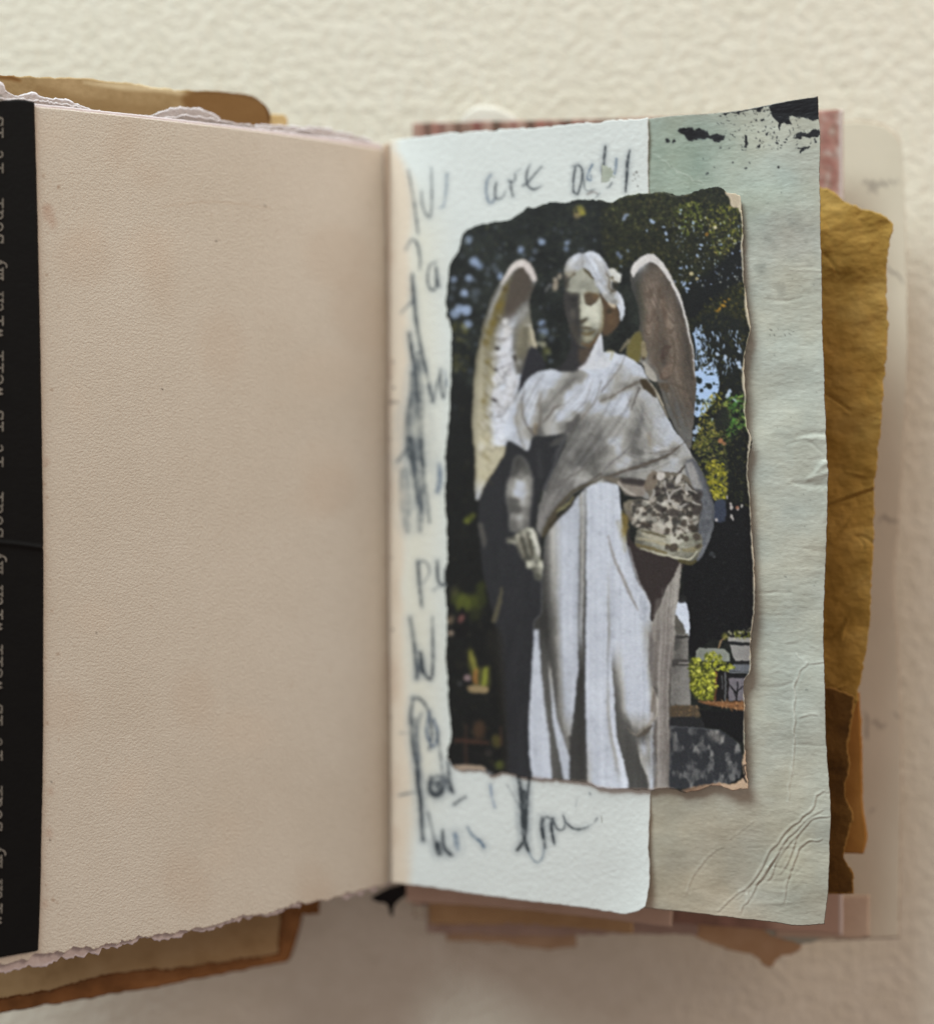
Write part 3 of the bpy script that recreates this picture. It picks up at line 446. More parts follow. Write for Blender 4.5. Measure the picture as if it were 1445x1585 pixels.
    nz2 = vnoise(c.h, c.w, 5, rs); b, m = c.polymask(np.array(T(6,'820,0 930,0 1000,250 1000,400 900,720 830,700'), float), 3); c.a[b[1]:b[3], b[0]:b[2]] += ((nz2[b[1]:b[3], b[0]:b[2]]-.5)*34*m)[..., None]
    # ---- flower basket
    P(T(4,'0,1325 120,1320 380,1360 480,1290 560,1270 700,1290 780,1330 820,1420')+T(6,'870,200 860,420 840,500 580,510 350,450 270,400 200,250 330,180 430,190 380,100 150,60'), (126,118,108), 1.4)
    P(T(6,'150,30 260,20 370,20 390,90 360,160 230,150 180,90'), (150,140,132), 2.4); P(T(6,'180,0 380,10 370,60 220,50'), (52,46,46), 2.4, .9); S(T(6,'160,40 220,110 300,150'), [3,5,3], (178,170,162), 1.6)
    P(T(6,'200,230 260,195 320,200 300,260 250,290'), (140,132,118), 1.6); P(T(6,'180,330 240,350 230,480 190,520'), (150,132,84), 2.4, .8)
    fm = T(6,'270,240 330,190 430,190 480,60 560,0 700,0 830,100 890,200 870,400 845,500 700,500 580,510 350,450 290,400')
    b, m = c.polymask(cat(fm), 2.2); nf = vnoise(c.h, c.w, 8, rs, 3)[b[1]:b[3], b[0]:b[2]]; tq = np.clip((nf-.36)/.28, 0, 1); tq = tq*tq*(3-2*tq)
    xx_ = (np.arange(b[0], b[2])+c.x0)[None, :]; yy_ = (np.arange(b[1], b[3])+c.y0)[:, None]; shd = 1-.3*np.clip((xx_-1050)/30, 0, 1)-.2*np.clip((780-yy_)/40, 0, 1)
    Lf = (64+112*tq)*shd; cf = np.stack([Lf*1.03, Lf*.98, Lf*.92], -1); m = m[..., None]*.95; c.a[b[1]:b[3], b[0]:b[2]] = c.a[b[1]:b[3], b[0]:b[2]]*(1-m)+cf*m
    fl = T(6,'480,60 560,0 700,0 830,100 890,200 860,400 840,500 700,480 500,400 430,300 440,190')
    c.leaves(fl, 160, [(176,168,160),(84,74,66),(60,52,46),(140,130,120),(104,94,86),(196,188,180),(70,70,76)], 2.6, rs, .8)
    for x,y,r,q,a in [(690,180,7,6,0),(860,160,7,9,.5),(850,270,8,12,.3),(540,270,8,6,.4),(650,310,9,6,.3),(500,120,5,8,0),(590,60,6,5,0),(740,250,5,4,0),(620,160,5,4,0),(430,40,6,9,.3)]: D(930+x/5.78,740+y/5.78,r,(54,48,46),2.4,.8,ry=q,ang=a)
    for t in ['560,20 580,110 610,200','610,200 540,230 500,220','610,200 700,260 760,230','600,180 640,120 720,90','800,110 850,130','430,60 470,120 440,180','820,220 880,240','760,60 800,100']: S(T(6,t), [4,5,3], (176,170,164), 1.4, .85)
    P(T(4,'400,1330 440,1280 480,1270 500,1330 470,1420 420,1430 380,1400'), (136,124,112), 2); D(1012,738,3,(70,60,52),1.6,.9); P(T(4,'500,1280 560,1280 560,1320 520,1350 490,1320'), (200,192,186), 1.6); P(T(4,'660,1340 700,1290 720,1300 710,1350 670,1380'), (196,190,184), 1.4); D(1039,752,4,(56,52,52),1.6,.9); D(1027,757,4,(60,54,52),1.6,.8); D(1063,757,4,(170,166,162),1.8,.8)
    bk = T(6,'310,520 355,450 580,505 860,490 900,590 862,712 800,765 700,735 560,690 370,640 305,590')
    P(bk, (150,140,116), 1.6); rbf(c, bk, spots(6,'330,520,120 330,580,110 400,480,150 400,540,165 400,600,130 480,500,150 480,560,175 480,630,140 560,530,160 560,590,175 560,660,150 640,540,190 640,660,150 720,560,170 720,640,165 720,700,150 800,540,150 800,620,160 800,700,150 870,560,130 870,640,140 840,720,100 780,750,90'), 7, 'f', 1.6, .9)
    nb_ = vnoise(c.h, c.w, 3, rs, 2, 7); b, m = c.polymask(cat(bk), 2); c.a[b[1]:b[3], b[0]:b[2]] += ((nb_[b[1]:b[3], b[0]:b[2]]-.5)*44*m)[..., None]
    for t,w,k,a in [('360,470 480,500 570,520',[2,3,2],(104,92,70),.8),('330,540 440,560 580,590 700,640',[3,4,5,4],(178,168,142),.8),('320,600 450,630 580,670',[4,5,4],(128,114,80),.8),('370,500 470,530 560,550',[5,6,4],(184,176,156),.8),('360,635 560,690 720,722 800,722 860,660',[2,2.6,3,3,2],(206,200,180),.95),('700,740 800,760 850,745',[4,7,4],(84,76,50),.9),('740,640 830,640 890,600',[5,8,5],(150,140,112),.8)]: S(T(6,t), w, k, 1.4, a)
    for x in range(380,380,38): S([(930+x/5.78,740+(520+(x-380)*.2)/5.78),(930+(x-6)/5.78,740+(620+(x-380)*.2)/5.78)], 1.2, (112,100,74), .9, .5)
    for x,y,r in [(395,220,6.5),(345,275,5),(330,330,6),(370,355,7),(430,345,7),(480,370,6),(535,395,6.5),(545,440,5),(610,420,5),(650,520,6),(640,560,6),(690,480,5.5),(690,430,4.5),(730,370,5.5),(760,400,4),(830,350,5),(840,400,4.5),(780,470,5),(700,560,5),(290,400,3.5),(750,360,4),(560,240,4)]: D(930+x/5.78,740+y/5.78,r,(206,200,190),2.,.62,ry=r*(.6+.5*rs.random()),ang=rs.random()*3)
    for x,y,r,q in [(400,412,8,3.6),(592,470,4,4),(645,622,6.6,7),(588,612,4,4),(740,402,4,5),(790,342,3.4,3.2),(812,445,6,4.6),(855,525,6,5),(758,540,3.6,4),(402,318,2.2,2.2),(352,245,2.2,2),(402,266,2,2),(330,300,1.6,3),(660,505,2,2),(690,535,2,2),(720,520,4,3),(870,610,3,5),(520,330,3,2),(470,330,2,2),(690,450,2,1.6)]: D(930+x/5.78,740+y/5.78,r,(66,57,50),1.8,.78,ry=q,ang=rs.random())
    # ---- head
    P(T('F','560,1120 620,1220 700,1260 780,1200 850,1110 760,1290 690,1430 590,1520 480,1540 330,1520 420,1430 500,1250 480,1050'), (50,48,50), 3)
    P(T('F','640,1230 780,1200 850,1100 760,1290 700,1400 620,1440 600,1320'), (84,70,58), 5, .85)
    P(T('F','430,560 480,420 560,320 640,280 720,340 790,430 840,520 870,640 900,760 910,880 890,1000 860,1090 790,1190 700,1250 620,1225 540,1120 480,960 430,760'), (180,171,145), 1)
    P(T('F','420,540 470,590 600,600 605,760 612,900 650,940 610,990 640,1060 610,1130 640,1210 700,1260 600,1250 520,1110 470,960 420,760'), (54,50,49), 1.8)
    D(886,485,6,(110,104,96),4,.8,ry=9); P(T('F','440,600 600,600 605,780 510,770 450,720'), (44,41,42), 4, .7); P(T('F','480,980 540,1000 620,1120 620,1220 540,1120'), (84,76,64), 4, .6)
    P(T('F','470,450 560,340 640,300 720,360 790,440 830,540 760,570 640,580 480,570'), (168,160,138), 3, .9)
    for t,k,a in [('480,470 620,450 780,470',(186,178,156),.7),('490,510 640,520 800,520',(128,120,102),.55),('600,480 610,540',(120,112,100),.6),('690,500 700,540',(126,116,100),.6),('480,580 540,575 590,590',(190,180,154),.8),('560,390 620,350',(190,182,164),.6),('760,560 830,590',(190,182,150),.8)]: S(T('F',t), [2,3,2], k, 1.6, a)
    rbf(c, T('F','430,560 480,420 560,320 640,280 720,340 790,430 840,520 870,640 900,760 910,880 890,1000 860,1090 790,1190 700,1250 620,1225 540,1120 480,960 430,760'), spots('F','500,430,150 560,380,165 640,330,170 700,390,165 760,450,160 480,500,150 560,480,160 640,490,150 720,490,150 800,500,165 500,555,165 580,560,165 650,570,175 740,560,150 820,570,170 450,620,60 500,640,50 560,650,45 590,620,60 450,720,70 510,700,48 570,720,42 460,800,80 520,830,105 570,830,60 480,900,85 530,900,95 580,900,50 500,980,80 560,980,60 600,1000,65 540,1060,70 590,1080,75 580,1150,70 620,1130,110 620,640,180 650,650,185 625,740,195 660,760,200 630,830,200 670,840,205 640,880,190 690,870,195 650,930,70 690,900,110 720,770,205 780,740,205 850,700,195 740,840,200 800,820,205 870,800,195 740,920,190 800,900,200 870,900,190 700,960,195 760,980,170 820,980,175 870,980,165 650,1000,140 640,1030,100 700,1035,110 740,1030,120 780,1030,140 690,1055,150 720,1075,125 790,1080,140 840,1060,140 650,1110,130 700,1130,165 740,1140,160 790,1130,115 690,1180,155 650,1190,100 740,1200,100 700,1230,90 830,1100,110 600,700,60 600,800,70 605,870,70'), 4.0, 'f')
    P(T('F','425,600 600,605 606,760 610,890 640,935 608,990 632,1060 605,1130 560,1120 480,960 430,760'), (56,52,51), 2.4, .72); D(887,485,4.,(104,98,90),3,.6,ry=6); S(T('F','470,650 530,665 590,650'), [1,2.4,1], (34,31,32), 1.2, .7); S(T('F','460,600 530,590 595,605'), [1,2,1], (104,96,84), 1.4, .6); P(T('F','425,600 480,600 500,760 470,900 440,780'), (58,54,54), 5, .5); P(T('F','500,960 560,1000 600,1110 600,1190 540,1110'), (72,64,56), 4, .5)
    S(T('F','605,610 606,760 612,900'), [1,1,1], (90,82,70), .8, .6)
    P(T('F','600,600 655,610 672,700 700,830 690,895 625,895 608,760'), (198,194,176), 2, .35)
    P(T('F','680,730 760,720 860,680 895,790 900,900 860,1000 800,1020 770,900 720,850'), (204,201,184), 5, .2)
    P(T('F','670,600 720,575 800,580 850,630 800,690 740,732 700,700 672,660'), (82,66,50), 2.0, .92); P(T('F','760,600 830,585 860,620 830,650 780,650'), (120,100,76), 3, .6); D(922,457,4,(122,100,76),2.4,.6,ry=3); S(T('F','680,690 740,728 800,690'), [1,2,1], (52,42,34), .9, .85); S(T('F','660,590 740,565 840,600'), [1.4,1.8,1], (150,134,104), 1, .7)
    P(T('F','620,915 690,893 700,905 650,950 620,945'), (66,56,44), 1); P(T('F','630,960 700,920 750,960 760,1000 680,1000'), (194,189,168), 2.4, .5); S(T('F','610,1005 680,1008 760,1015'), [1.4,2.2,1.2], (78,64,46), .8); P(T('F','650,1025 740,1025 720,1070 660,1065'), (160,150,124), 2.4, .5); S(T('F','640,1085 720,1090 790,1050'), [3,5,3], (104,88,58), 2, .8)
    P(T('F','640,1120 720,1100 790,1120 740,1190 690,1200 640,1170'), (164,154,124), 4, .4); S(T('F','880,720 900,860 880,990 840,1090 780,1180'), [3,6,7,7,4], (118,104,84), 4, .5); S(T('F','640,1200 720,1230 790,1180 850,1090'), [3,5,5,3], (104,80,56), 2, .8); S(T('F','900,800 895,930 860,1060'), [2,3,2], (150,138,108), 1.4, .6)
    # neck light
    P(T('F','872,1075 888,1200 915,1330 1000,1420 900,1500 600,1520 690,1430 760,1290 830,1140'), (208,208,214), 1.4)
    S(T('F','840,1160 860,1280 820,1400'), [4,8,6], (194,194,204), 3, .6); S(T('F','740,1330 680,1440 600,1510'), [3,4,3], (160,150,148), 2, .6)
    # hair
    P(T('F','865,575 960,690 1050,740 1092,850 1085,960 1000,1060 920,1115 885,1070 912,880 895,720'), (86,68,51), 1.4); D(945,495,6,(104,82,62),3.5,.8,ry=9); D(942,482,4,(54,46,34),2,.7); S(T('F','880,1080 940,1110 1010,1060'), [3,4,2], (58,54,46), 1.6, .8)
    P(T('F','950,700 1010,700 1050,750 1040,780 990,760'), (196,180,160), 1.4)
    P(T('F','450,180 560,100 650,95 740,70 830,95 920,200 980,300 1005,420 1015,530 1065,560 1125,640 1152,740 1145,860 1108,930 1092,830 1055,740 965,700 905,640 850,540 800,480 785,415 700,330 640,280 560,320 480,390 430,410 412,300'), (204,204,206), 1.1)
    rbf(c, T('F','450,180 560,100 650,95 740,70 830,95 920,200 980,300 1005,420 1015,530 1065,560 1125,640 1152,740 1145,860 1108,930 1092,830 1055,740 965,700 905,640 850,540 800,480 785,415 700,330 640,280 560,320 480,390 430,410 412,300'), spots('F','480,200,178 560,150,206 640,150,184 640,210,172 720,130,212 820,150,206 900,250,190 460,300,158 540,250,198 600,240,180 680,240,188 780,260,212 860,350,202 940,380,176 450,370,124 520,320,176 720,320,184 800,380,192 880,470,196 960,500,160 870,520,192 920,580,182 1000,640,172 1060,620,206 1110,720,212 1130,820,206 1040,700,140 1000,600,130 940,620,150 850,460,176'), 5., '', 1.1, .92)
    P(T('F','415,330 480,300 560,310 480,390 430,410'), (160,152,136), 3, .8); P(T('F','400,380 440,380 470,450 440,560 420,520'), (70,64,58), 3, .8)
    S(T('F','645,285 700,320 740,360 778,405'), [1.4,3.6,3.6,2], (84,74,52), .9); S(T('F','640,110 630,200 645,280'), [1,1.6,2], (150,148,150), 1.2, .8); S(T('F','490,380 540,345'), [2,2.4], (96,86,66), 1, .8)
    for t in ['720,120 820,220 860,340 880,440','560,130 480,220 450,320','680,140 760,260 830,400','880,180 930,300 950,420','850,420 900,520 980,640','600,130 560,220 540,290','900,480 960,600 1020,680','1040,580 1100,700 1120,840']: S(T('F',t), [1,2.4,1], (170,168,170), 1.4, .7)
    for t in ['760,110 850,200 900,330','540,150 480,260','840,460 930,580','1080,620 1120,740']: S(T('F',t), [3,6,3], (218,218,224), 3, .7)
    family([tuple(q) for q in T('F','640,110 560,170 470,270 430,380')], [tuple(q) for q in T('F','640,200 600,250 540,300 480,370')], 6, 1.4, (140,134,128), (222,222,224), .5, 1.)
    family([tuple(q) for q in T('F','680,110 780,180 870,330 960,560 1060,690')], [tuple(q) for q in T('F','860,130 950,260 1000,450 1080,600 1130,760')], 10, 1.5, (140,135,130), (224,224,228), .5, 1.)
    S(T('F','930,330 970,420 960,500 1000,560 985,610'), [1.4,2.4,2,2,1], (110,98,80), 1, .85); S(T('F','1010,560 1050,560'), [3,2], (90,80,64), 1, .8)
    P(T('F','965,290 1030,278 1090,340 1118,400 1095,470 1030,465 980,430 990,360'), (204,201,196), 1); D(947,430,2.4,(88,76,56),1.2,.9); S(T('F','1000,380 1010,420 1060,460'), [1,2.4,2], (130,118,96), 1, .8); D(958,426,4,(220,218,216),2,.8); P(T('F','1000,460 1090,470 1060,540 1010,530'), (46,44,38), 2, .85)
    for x,y,r,q,a,k in [(355,380,3.4,5.4,.3,(170,158,146)),(300,420,3.4,4,0,(178,166,152)),(300,500,4.4,7.5,.1,(176,164,148)),(230,500,3,4,.5,(104,104,108)),(200,540,2.6,5,.4,(98,96,96)),(320,460,3,3,0,(150,138,124))]: D(820+x/7.92,380+y/7.92,r,k,1.5,.85,ry=q,ang=a)
    # ---- torn margins showing raw paper
    tan = (190,170,148)
    P([(1121,297),(1144,303),(1147,335),(1141,324),(1131,321),(1127,308)], (186,170,148), 1.2); P([(1140,318),(1149,322),(1149,350),(1144,335)], (196,182,158), 1)
    edge = PRINT_RIGHT
    S([(x-.4,y) for x,y in edge], 2.6, (200,188,166), .8, .9, False)
    for a,bb,w in [(7,10,5),(3,6,2.5),(11,14,6),(15,18,4),(18,20,4),(20,23,4),(23,25,4)]: S([(x-1.2,y) for x,y in edge[a:bb]], [1,w,w,1], (198,184,162), .9, .85)
    P([(1152,1160),(1146,1180),(1148,1200),(1140,1208),(1128,1212),(1112,1210),(1085,1218),(1060,1226),(1090,1230),(1170,1230),(1160,1160)], (186,158,134), 1.2); P([(1055,1222),(1090,1214),(1112,1211),(1112,1219),(1080,1226)], (150,120,98), 1.6, .8)
    S([(1152,1183),(1148,1185),(1150,1197),(1147,1200),(1153,1209)], [1.6,1.6,1.4,3,1], (24,20,20), .6)
    S([(x,y-.4) for x,y in PRINT_BOTTOM[7:]], 1.6, (150,128,112), .8, .7)
    S([(x,y+.6) for x,y in PRINT_TOP[18:27]], 1.4, (170,172,160), .8, .45)
    # weathered stone over the light parts, slight bleed of the ink
    lum = c.a.mean(2); M = np.clip((lum-60)/60, 0, 1)
    wt = (vnoise(c.h, c.w, 3, rs, 2)-.5)*13+(vnoise(c.h, c.w, 17, rs, 4)-.5)*14+(vnoise(c.h, c.w, 50, rs, 3)-.5)*12
    inside = np.zeros((c.h, c.w)); b, m = c.polymask(np.array([(735,390),(850,380),(1060,390),(1075,600),(1105,800),(1068,900),(1036,1215),(786,1215),(735,800)], float), 6); inside[b[1]:b[3], b[0]:b[2]] = m
    gy0 = (np.arange(c.h)+c.y0)[:, None]; gx0 = (np.arange(c.w)+c.x0)[None, :]
    c.a += (wt*(M*(.35+.65*inside)+.9*np.clip((lum-40)/40, 0, 1)*(gx0 > 1037)*(gy0 > 925)))[..., None]*np.array([1,1,.94])
    blot = np.clip((vnoise(c.h, c.w, 9, rs, 3)-.62)*6, 0, 1)*M*inside
    c.a *= 1-(blot*.05)[..., None]
    gy, gx = np.mgrid[0:c.h, 0:c.w].astype(float)
    wx = (vnoise(c.h, c.w, 5, rs, 2)-.5)*2.2+(vnoise(c.h, c.w, 40, rs, 2)-.5)*3; wy = (vnoise(c.h, c.w, 5, rs, 2)-.5)*2.2+(vnoise(c.h, c.w, 40, rs, 2)-.5)*3
    c.a = c.sample((gx+wx+c.x0+.5).ravel(), (gy+wy+c.y0+.5).ravel()).reshape(c.h, c.w, 3)
    b1 = np.stack([blur1(c.a[..., q], 1) for q in range(3)], -1); b4 = np.stack([blur1(b1[..., q], 3) for q in range(3)], -1)
    wq = np.clip((1060-(np.arange(c.w)+c.x0))/160., 0, 1)[None, :, None]*.8
    c.a = b1*(1-wq)+b4*wq
    lumq = c.a.mean(2, keepdims=True); mid = np.clip((lumq-70)/40, 0, 1)*np.clip((222-lumq)/30, 0, 1)*inside[..., None]
    c.a -= mid*np.clip((205-lumq)*.20, 0, 16)
    lo = np.stack([blur1(c.a[..., q], 14) for q in range(3)], -1)
    c.a = c.a+np.clip((c.a-lo)*.3, -13, 12); c.a = np.maximum(114+(c.a-114)*1.04, 15)
    # fine random print grain over the whole picture
    g = rs.randn(c.h, c.w, 1)*4.2+rs.randn(c.h, c.w, 3)*1.6
    c.a = np.clip(c.a+g, 4, 245)
    return c
# ================================================================ helpers
def lin(c):
    c = np.asarray(c, float)/255.
    return np.where(c <= .04045, c/12.92, ((c+.055)/1.055)**2.4)
def at(u, v, zf):
    """point on the height field zf(x, y) seen at photo position (u, v)"""
    u = np.asarray(u, float); v = np.asarray(v, float)
    z = np.full(u.shape, .02)
    for k in range(30):
        d = H-z; x = (u-CX)/FPX*d; y = -(v-CY)/FPX*d
        z = zf(x, y)
    return np.stack([x, y, z], -1)
XS = (602-CX)/FPX*.30      # the spine
def hinge(slope, z0, gut=0., gl=.006):
    def f(x, y):
        s = np.abs(x-XS)
        return z0+slope*s-gut*np.exp(-s/gl)
    return f
def dense(pts, step):
    P = np.array(pts, float); d = np.r_[0, np.cumsum(np.hypot(*np.diff(P, axis=0).T))]
    n = max(int(d[-1]/step), 2); t = np.linspace(0, d[-1], n+1)
    return np.stack([np.interp(t, d, P[:,0]), np.interp(t, d, P[:,1])], -1)
def edgecurve(pts, n=6):
    """smooth curve through unevenly spaced points (chord-length Hermite, no overshoot)"""
    P = np.array(pts, float); d = np.hypot(*np.diff(P, axis=0).T)+1e-9; N = len(P); m = np.zeros_like(P); sl = np.diff(P, axis=0)/d[:, None]
    m[0], m[-1] = sl[0], sl[-1]
    for i in range(1, N-1): m[i] = (sl[i]*d[i-1]+sl[i-1]*d[i])/(d[i]+d[i-1])
    out = []
    for i in range(N-1):
        for k in range(n):
            t = k/n; a, b = 2*t**3-3*t*t+1, t**3-2*t*t+t
            out.append(a*P[i]+b*d[i]*m[i]+(1-a)*P[i+1]+(t**3-t*t)*d[i]*m[i+1])
    out.append(P[-1]); return np.array(out)
def resample(P, n):
    d = np.r_[0, np.cumsum(np.hypot(*np.diff(P, axis=0).T))]; t = np.linspace(0, d[-1], n)
    return np.stack([np.interp(t, d, P[:,0]), np.interp(t, d, P[:,1])], -1)
def jag(P, amp, rs, cell=11.):
    """torn edge: fractal wobble at right angles to the edge"""
    if amp <= 0: return P
    n = len(P); L = np.hypot(*np.diff(P, axis=0).T).mean()
    off = np.zeros(n); a = 1.; c = cell
    for o in range(5):
        g = rs.randn(int(n*L/c)+4); t = np.arange(n)*L/c; off += a*np.interp(t, np.arange(len(g)), g); a *= .6; c /= 2.1
    t = np.gradient(P, axis=0); t /= np.hypot(*t.T)[:, None]+1e-9
    fade = np.clip(np.minimum(np.arange(n), n-1-np.arange(n))/5., 0, 1)
    return P+np.stack([-t[:,1], t[:,0]], -1)*(off*amp*.6*fade)[:, None]
MESHN = {}
def sheet(name, top, right, bottom, left, zf, step, mat, parent=None, thick=.0003, tear=(0,0,0,0), canvas=None, gain=1., height=None, lift=None, seed=1, closed=True, flat=None, core=None):
    """one sheet of paper from its four edges: a grid with its own thickness and torn rim"""
    rs = np.random.RandomState(seed)
    T_, R_, B_, L_ = [dense(edgecurve(e) if len(e) > 2 else e, step/2.) for e in (top, right, bottom, left)]
    nu = max(len(T_), len(B_))//2; nv = max(len(L_), len(R_))//2
    T_, B_ = resample(T_, nu+1), resample(B_, nu+1); L_, R_ = resample(L_, nv+1), resample(R_, nv+1)
    T_, R_, B_, L_ = jag(T_, tear[0], rs), jag(R_, tear[1], rs), jag(B_, tear[2], rs), jag(L_, tear[3], rs)
    s = np.linspace(0, 1, nu+1)[None, :, None]; t = np.linspace(0, 1, nv+1)[:, None, None]
    # corners
    c00 = (T_[0]+L_[0])/2; c10 = (T_[-1]+R_[0])/2; c01 = (B_[0]+L_[-1])/2; c11 = (B_[-1]+R_[-1])/2
    T_[0] = L_[0] = c00; T_[-1] = R_[0] = c10; B_[0] = L_[-1] = c01; B_[-1] = R_[-1] = c11
    # edge influence decays quickly so that a ragged rim does not shear the interior
    def sm(P): 
        k = max(3, int(24/step)); Q = np.pad(P, ((k,k),(0,0)), mode='reflect', reflect_type='odd'); ker = np.ones(2*k+1)/(2*k+1)
        return np.stack([np.convolve(Q[:,i], ker, 'valid') for i in range(2)], -1)
    def coons(T_, R_, B_, L_):
        return (1-t)*T_[None]+t*B_[None]+(1-s)*L_[:, None]+s*R_[:, None]-((1-s)*(1-t)*c00+s*(1-t)*c10+(1-s)*t*c01+s*t*c11)
    sT, sR, sB, sL = sm(T_), sm(R_), sm(B_), sm(L_)
    for a, b in ((sT, T_), (sB, B_), (sL, L_), (sR, R_)): a[0], a[-1] = b[0], b[-1]
    G = coons(sT, sR, sB, sL)
    k = step*1.0; dT = np.arange(nv+1)[:, None, None]*k; dL = np.arange(nu+1)[None, :, None]*k
    fall = lambda d: np.exp(-d/9.)
    G = G+fall(dT)*(T_-sT)[None]+fall(dT[::-1])*(B_-sB)[None]+fall(dL)*(L_-sL)[:, None]+fall(dL[:, ::-1])*(R_-sR)[:, None]
    U = G[..., 0].ravel(); V = G[..., 1].ravel()
    W = at(U, V, zf)
    S_, T2 = np.meshgrid(np.linspace(0,1,nu+1), np.linspace(0,1,nv+1)); S_ = S_.ravel(); T2 = T2.ravel()
    if lift is not None: W[:, 2] += lift(S_, T2, U, V)
    if height is not None: W[:, 2] += height(U, V)
    n = len(W); nx = nu+1
    idx = np.arange(n).reshape(nv+1, nx)
    q = np.stack([idx[:-1,:-1], idx[1:,:-1], idx[1:,1:], idx[:-1,1:]], -1).reshape(-1, 4)
    ring = np.concatenate([idx[0,:], idx[1:,-1], idx[-1,-2::-1], idx[-2:0:-1,0]])
    if closed:
        low = W.copy(); low[:, 2] -= thick
        verts = np.vstack([W, low]); faces = np.vstack([q, q[:, ::-1]+n]); r2 = ring+n; src = np.r_[np.arange(n), np.arange(n)]
    else:
        low = W[ring].copy(); low[:, 2] -= thick
        verts = np.vstack([W, low]); faces = q; r2 = n+np.arange(len(ring)); src = np.r_[np.arange(n), ring]
    wall = np.stack([ring, np.roll(ring, -1), np.roll(r2, -1), r2], -1)
    faces = np.vstack([faces, wall])
    o0 = W.mean(0)
    me = bpy.data.meshes.new(name); me.vertices.add(len(verts)); me.loops.add(4*len(faces)); me.polygons.add(len(faces))
    me.vertices.foreach_set('co', (verts-o0).astype(np.float32).ravel()); me.loops.foreach_set('vertex_index', faces.astype(np.int32).ravel())
    me.polygons.foreach_set('loop_start', np.arange(0, 4*len(faces), 4, dtype=np.int32))
    me.polygons.foreach_set('use_smooth', np.r_[np.ones(len(faces)-len(wall), bool), np.zeros(len(wall), bool)])
    me.update(); 
    if canvas is not None:
        col = lin(canvas.sample(U, V))*gain
        at_ = me.color_attributes.new('ink', 'FLOAT_COLOR', 'POINT')
        C4 = np.ones((len(verts), 4), np.float32); C4[:, :3] = col[src]
        if core is not None: C4[n:, :3] = lin(core)
        at_.data.foreach_set('color', C4.ravel())
    # distance to the rim, for torn fibre showing
    dd = np.minimum(np.minimum(T2*nv, (1-T2)*nv), np.minimum(S_*nu, (1-S_)*nu))*step
    ra = me.attributes.new('rim', 'FLOAT', 'POINT'); ra.data.foreach_set('value', dd[src].astype(np.float32))
    me.materials.append(mat)
    o = bpy.data.objects.new(name, me); sc.collection.objects.link(o); o.location = o0
    if parent: o.parent = parent; o.location = o0-np.array(parent.location)
    return o
def tag(o, label=None, cat_=None, group=None, kind=None):
    if label: o['label'] = label
    if cat_: o['category'] = cat_
    if group: o['group'] = group
    if kind: o['kind'] = kind
    return o
def rect(x0, y0, x1, y1): return [(x0,y0),(x1,y0)], [(x1,y0),(x1,y1)], [(x0,y1),(x1,y1)], [(x0,y0),(x0,y1)]

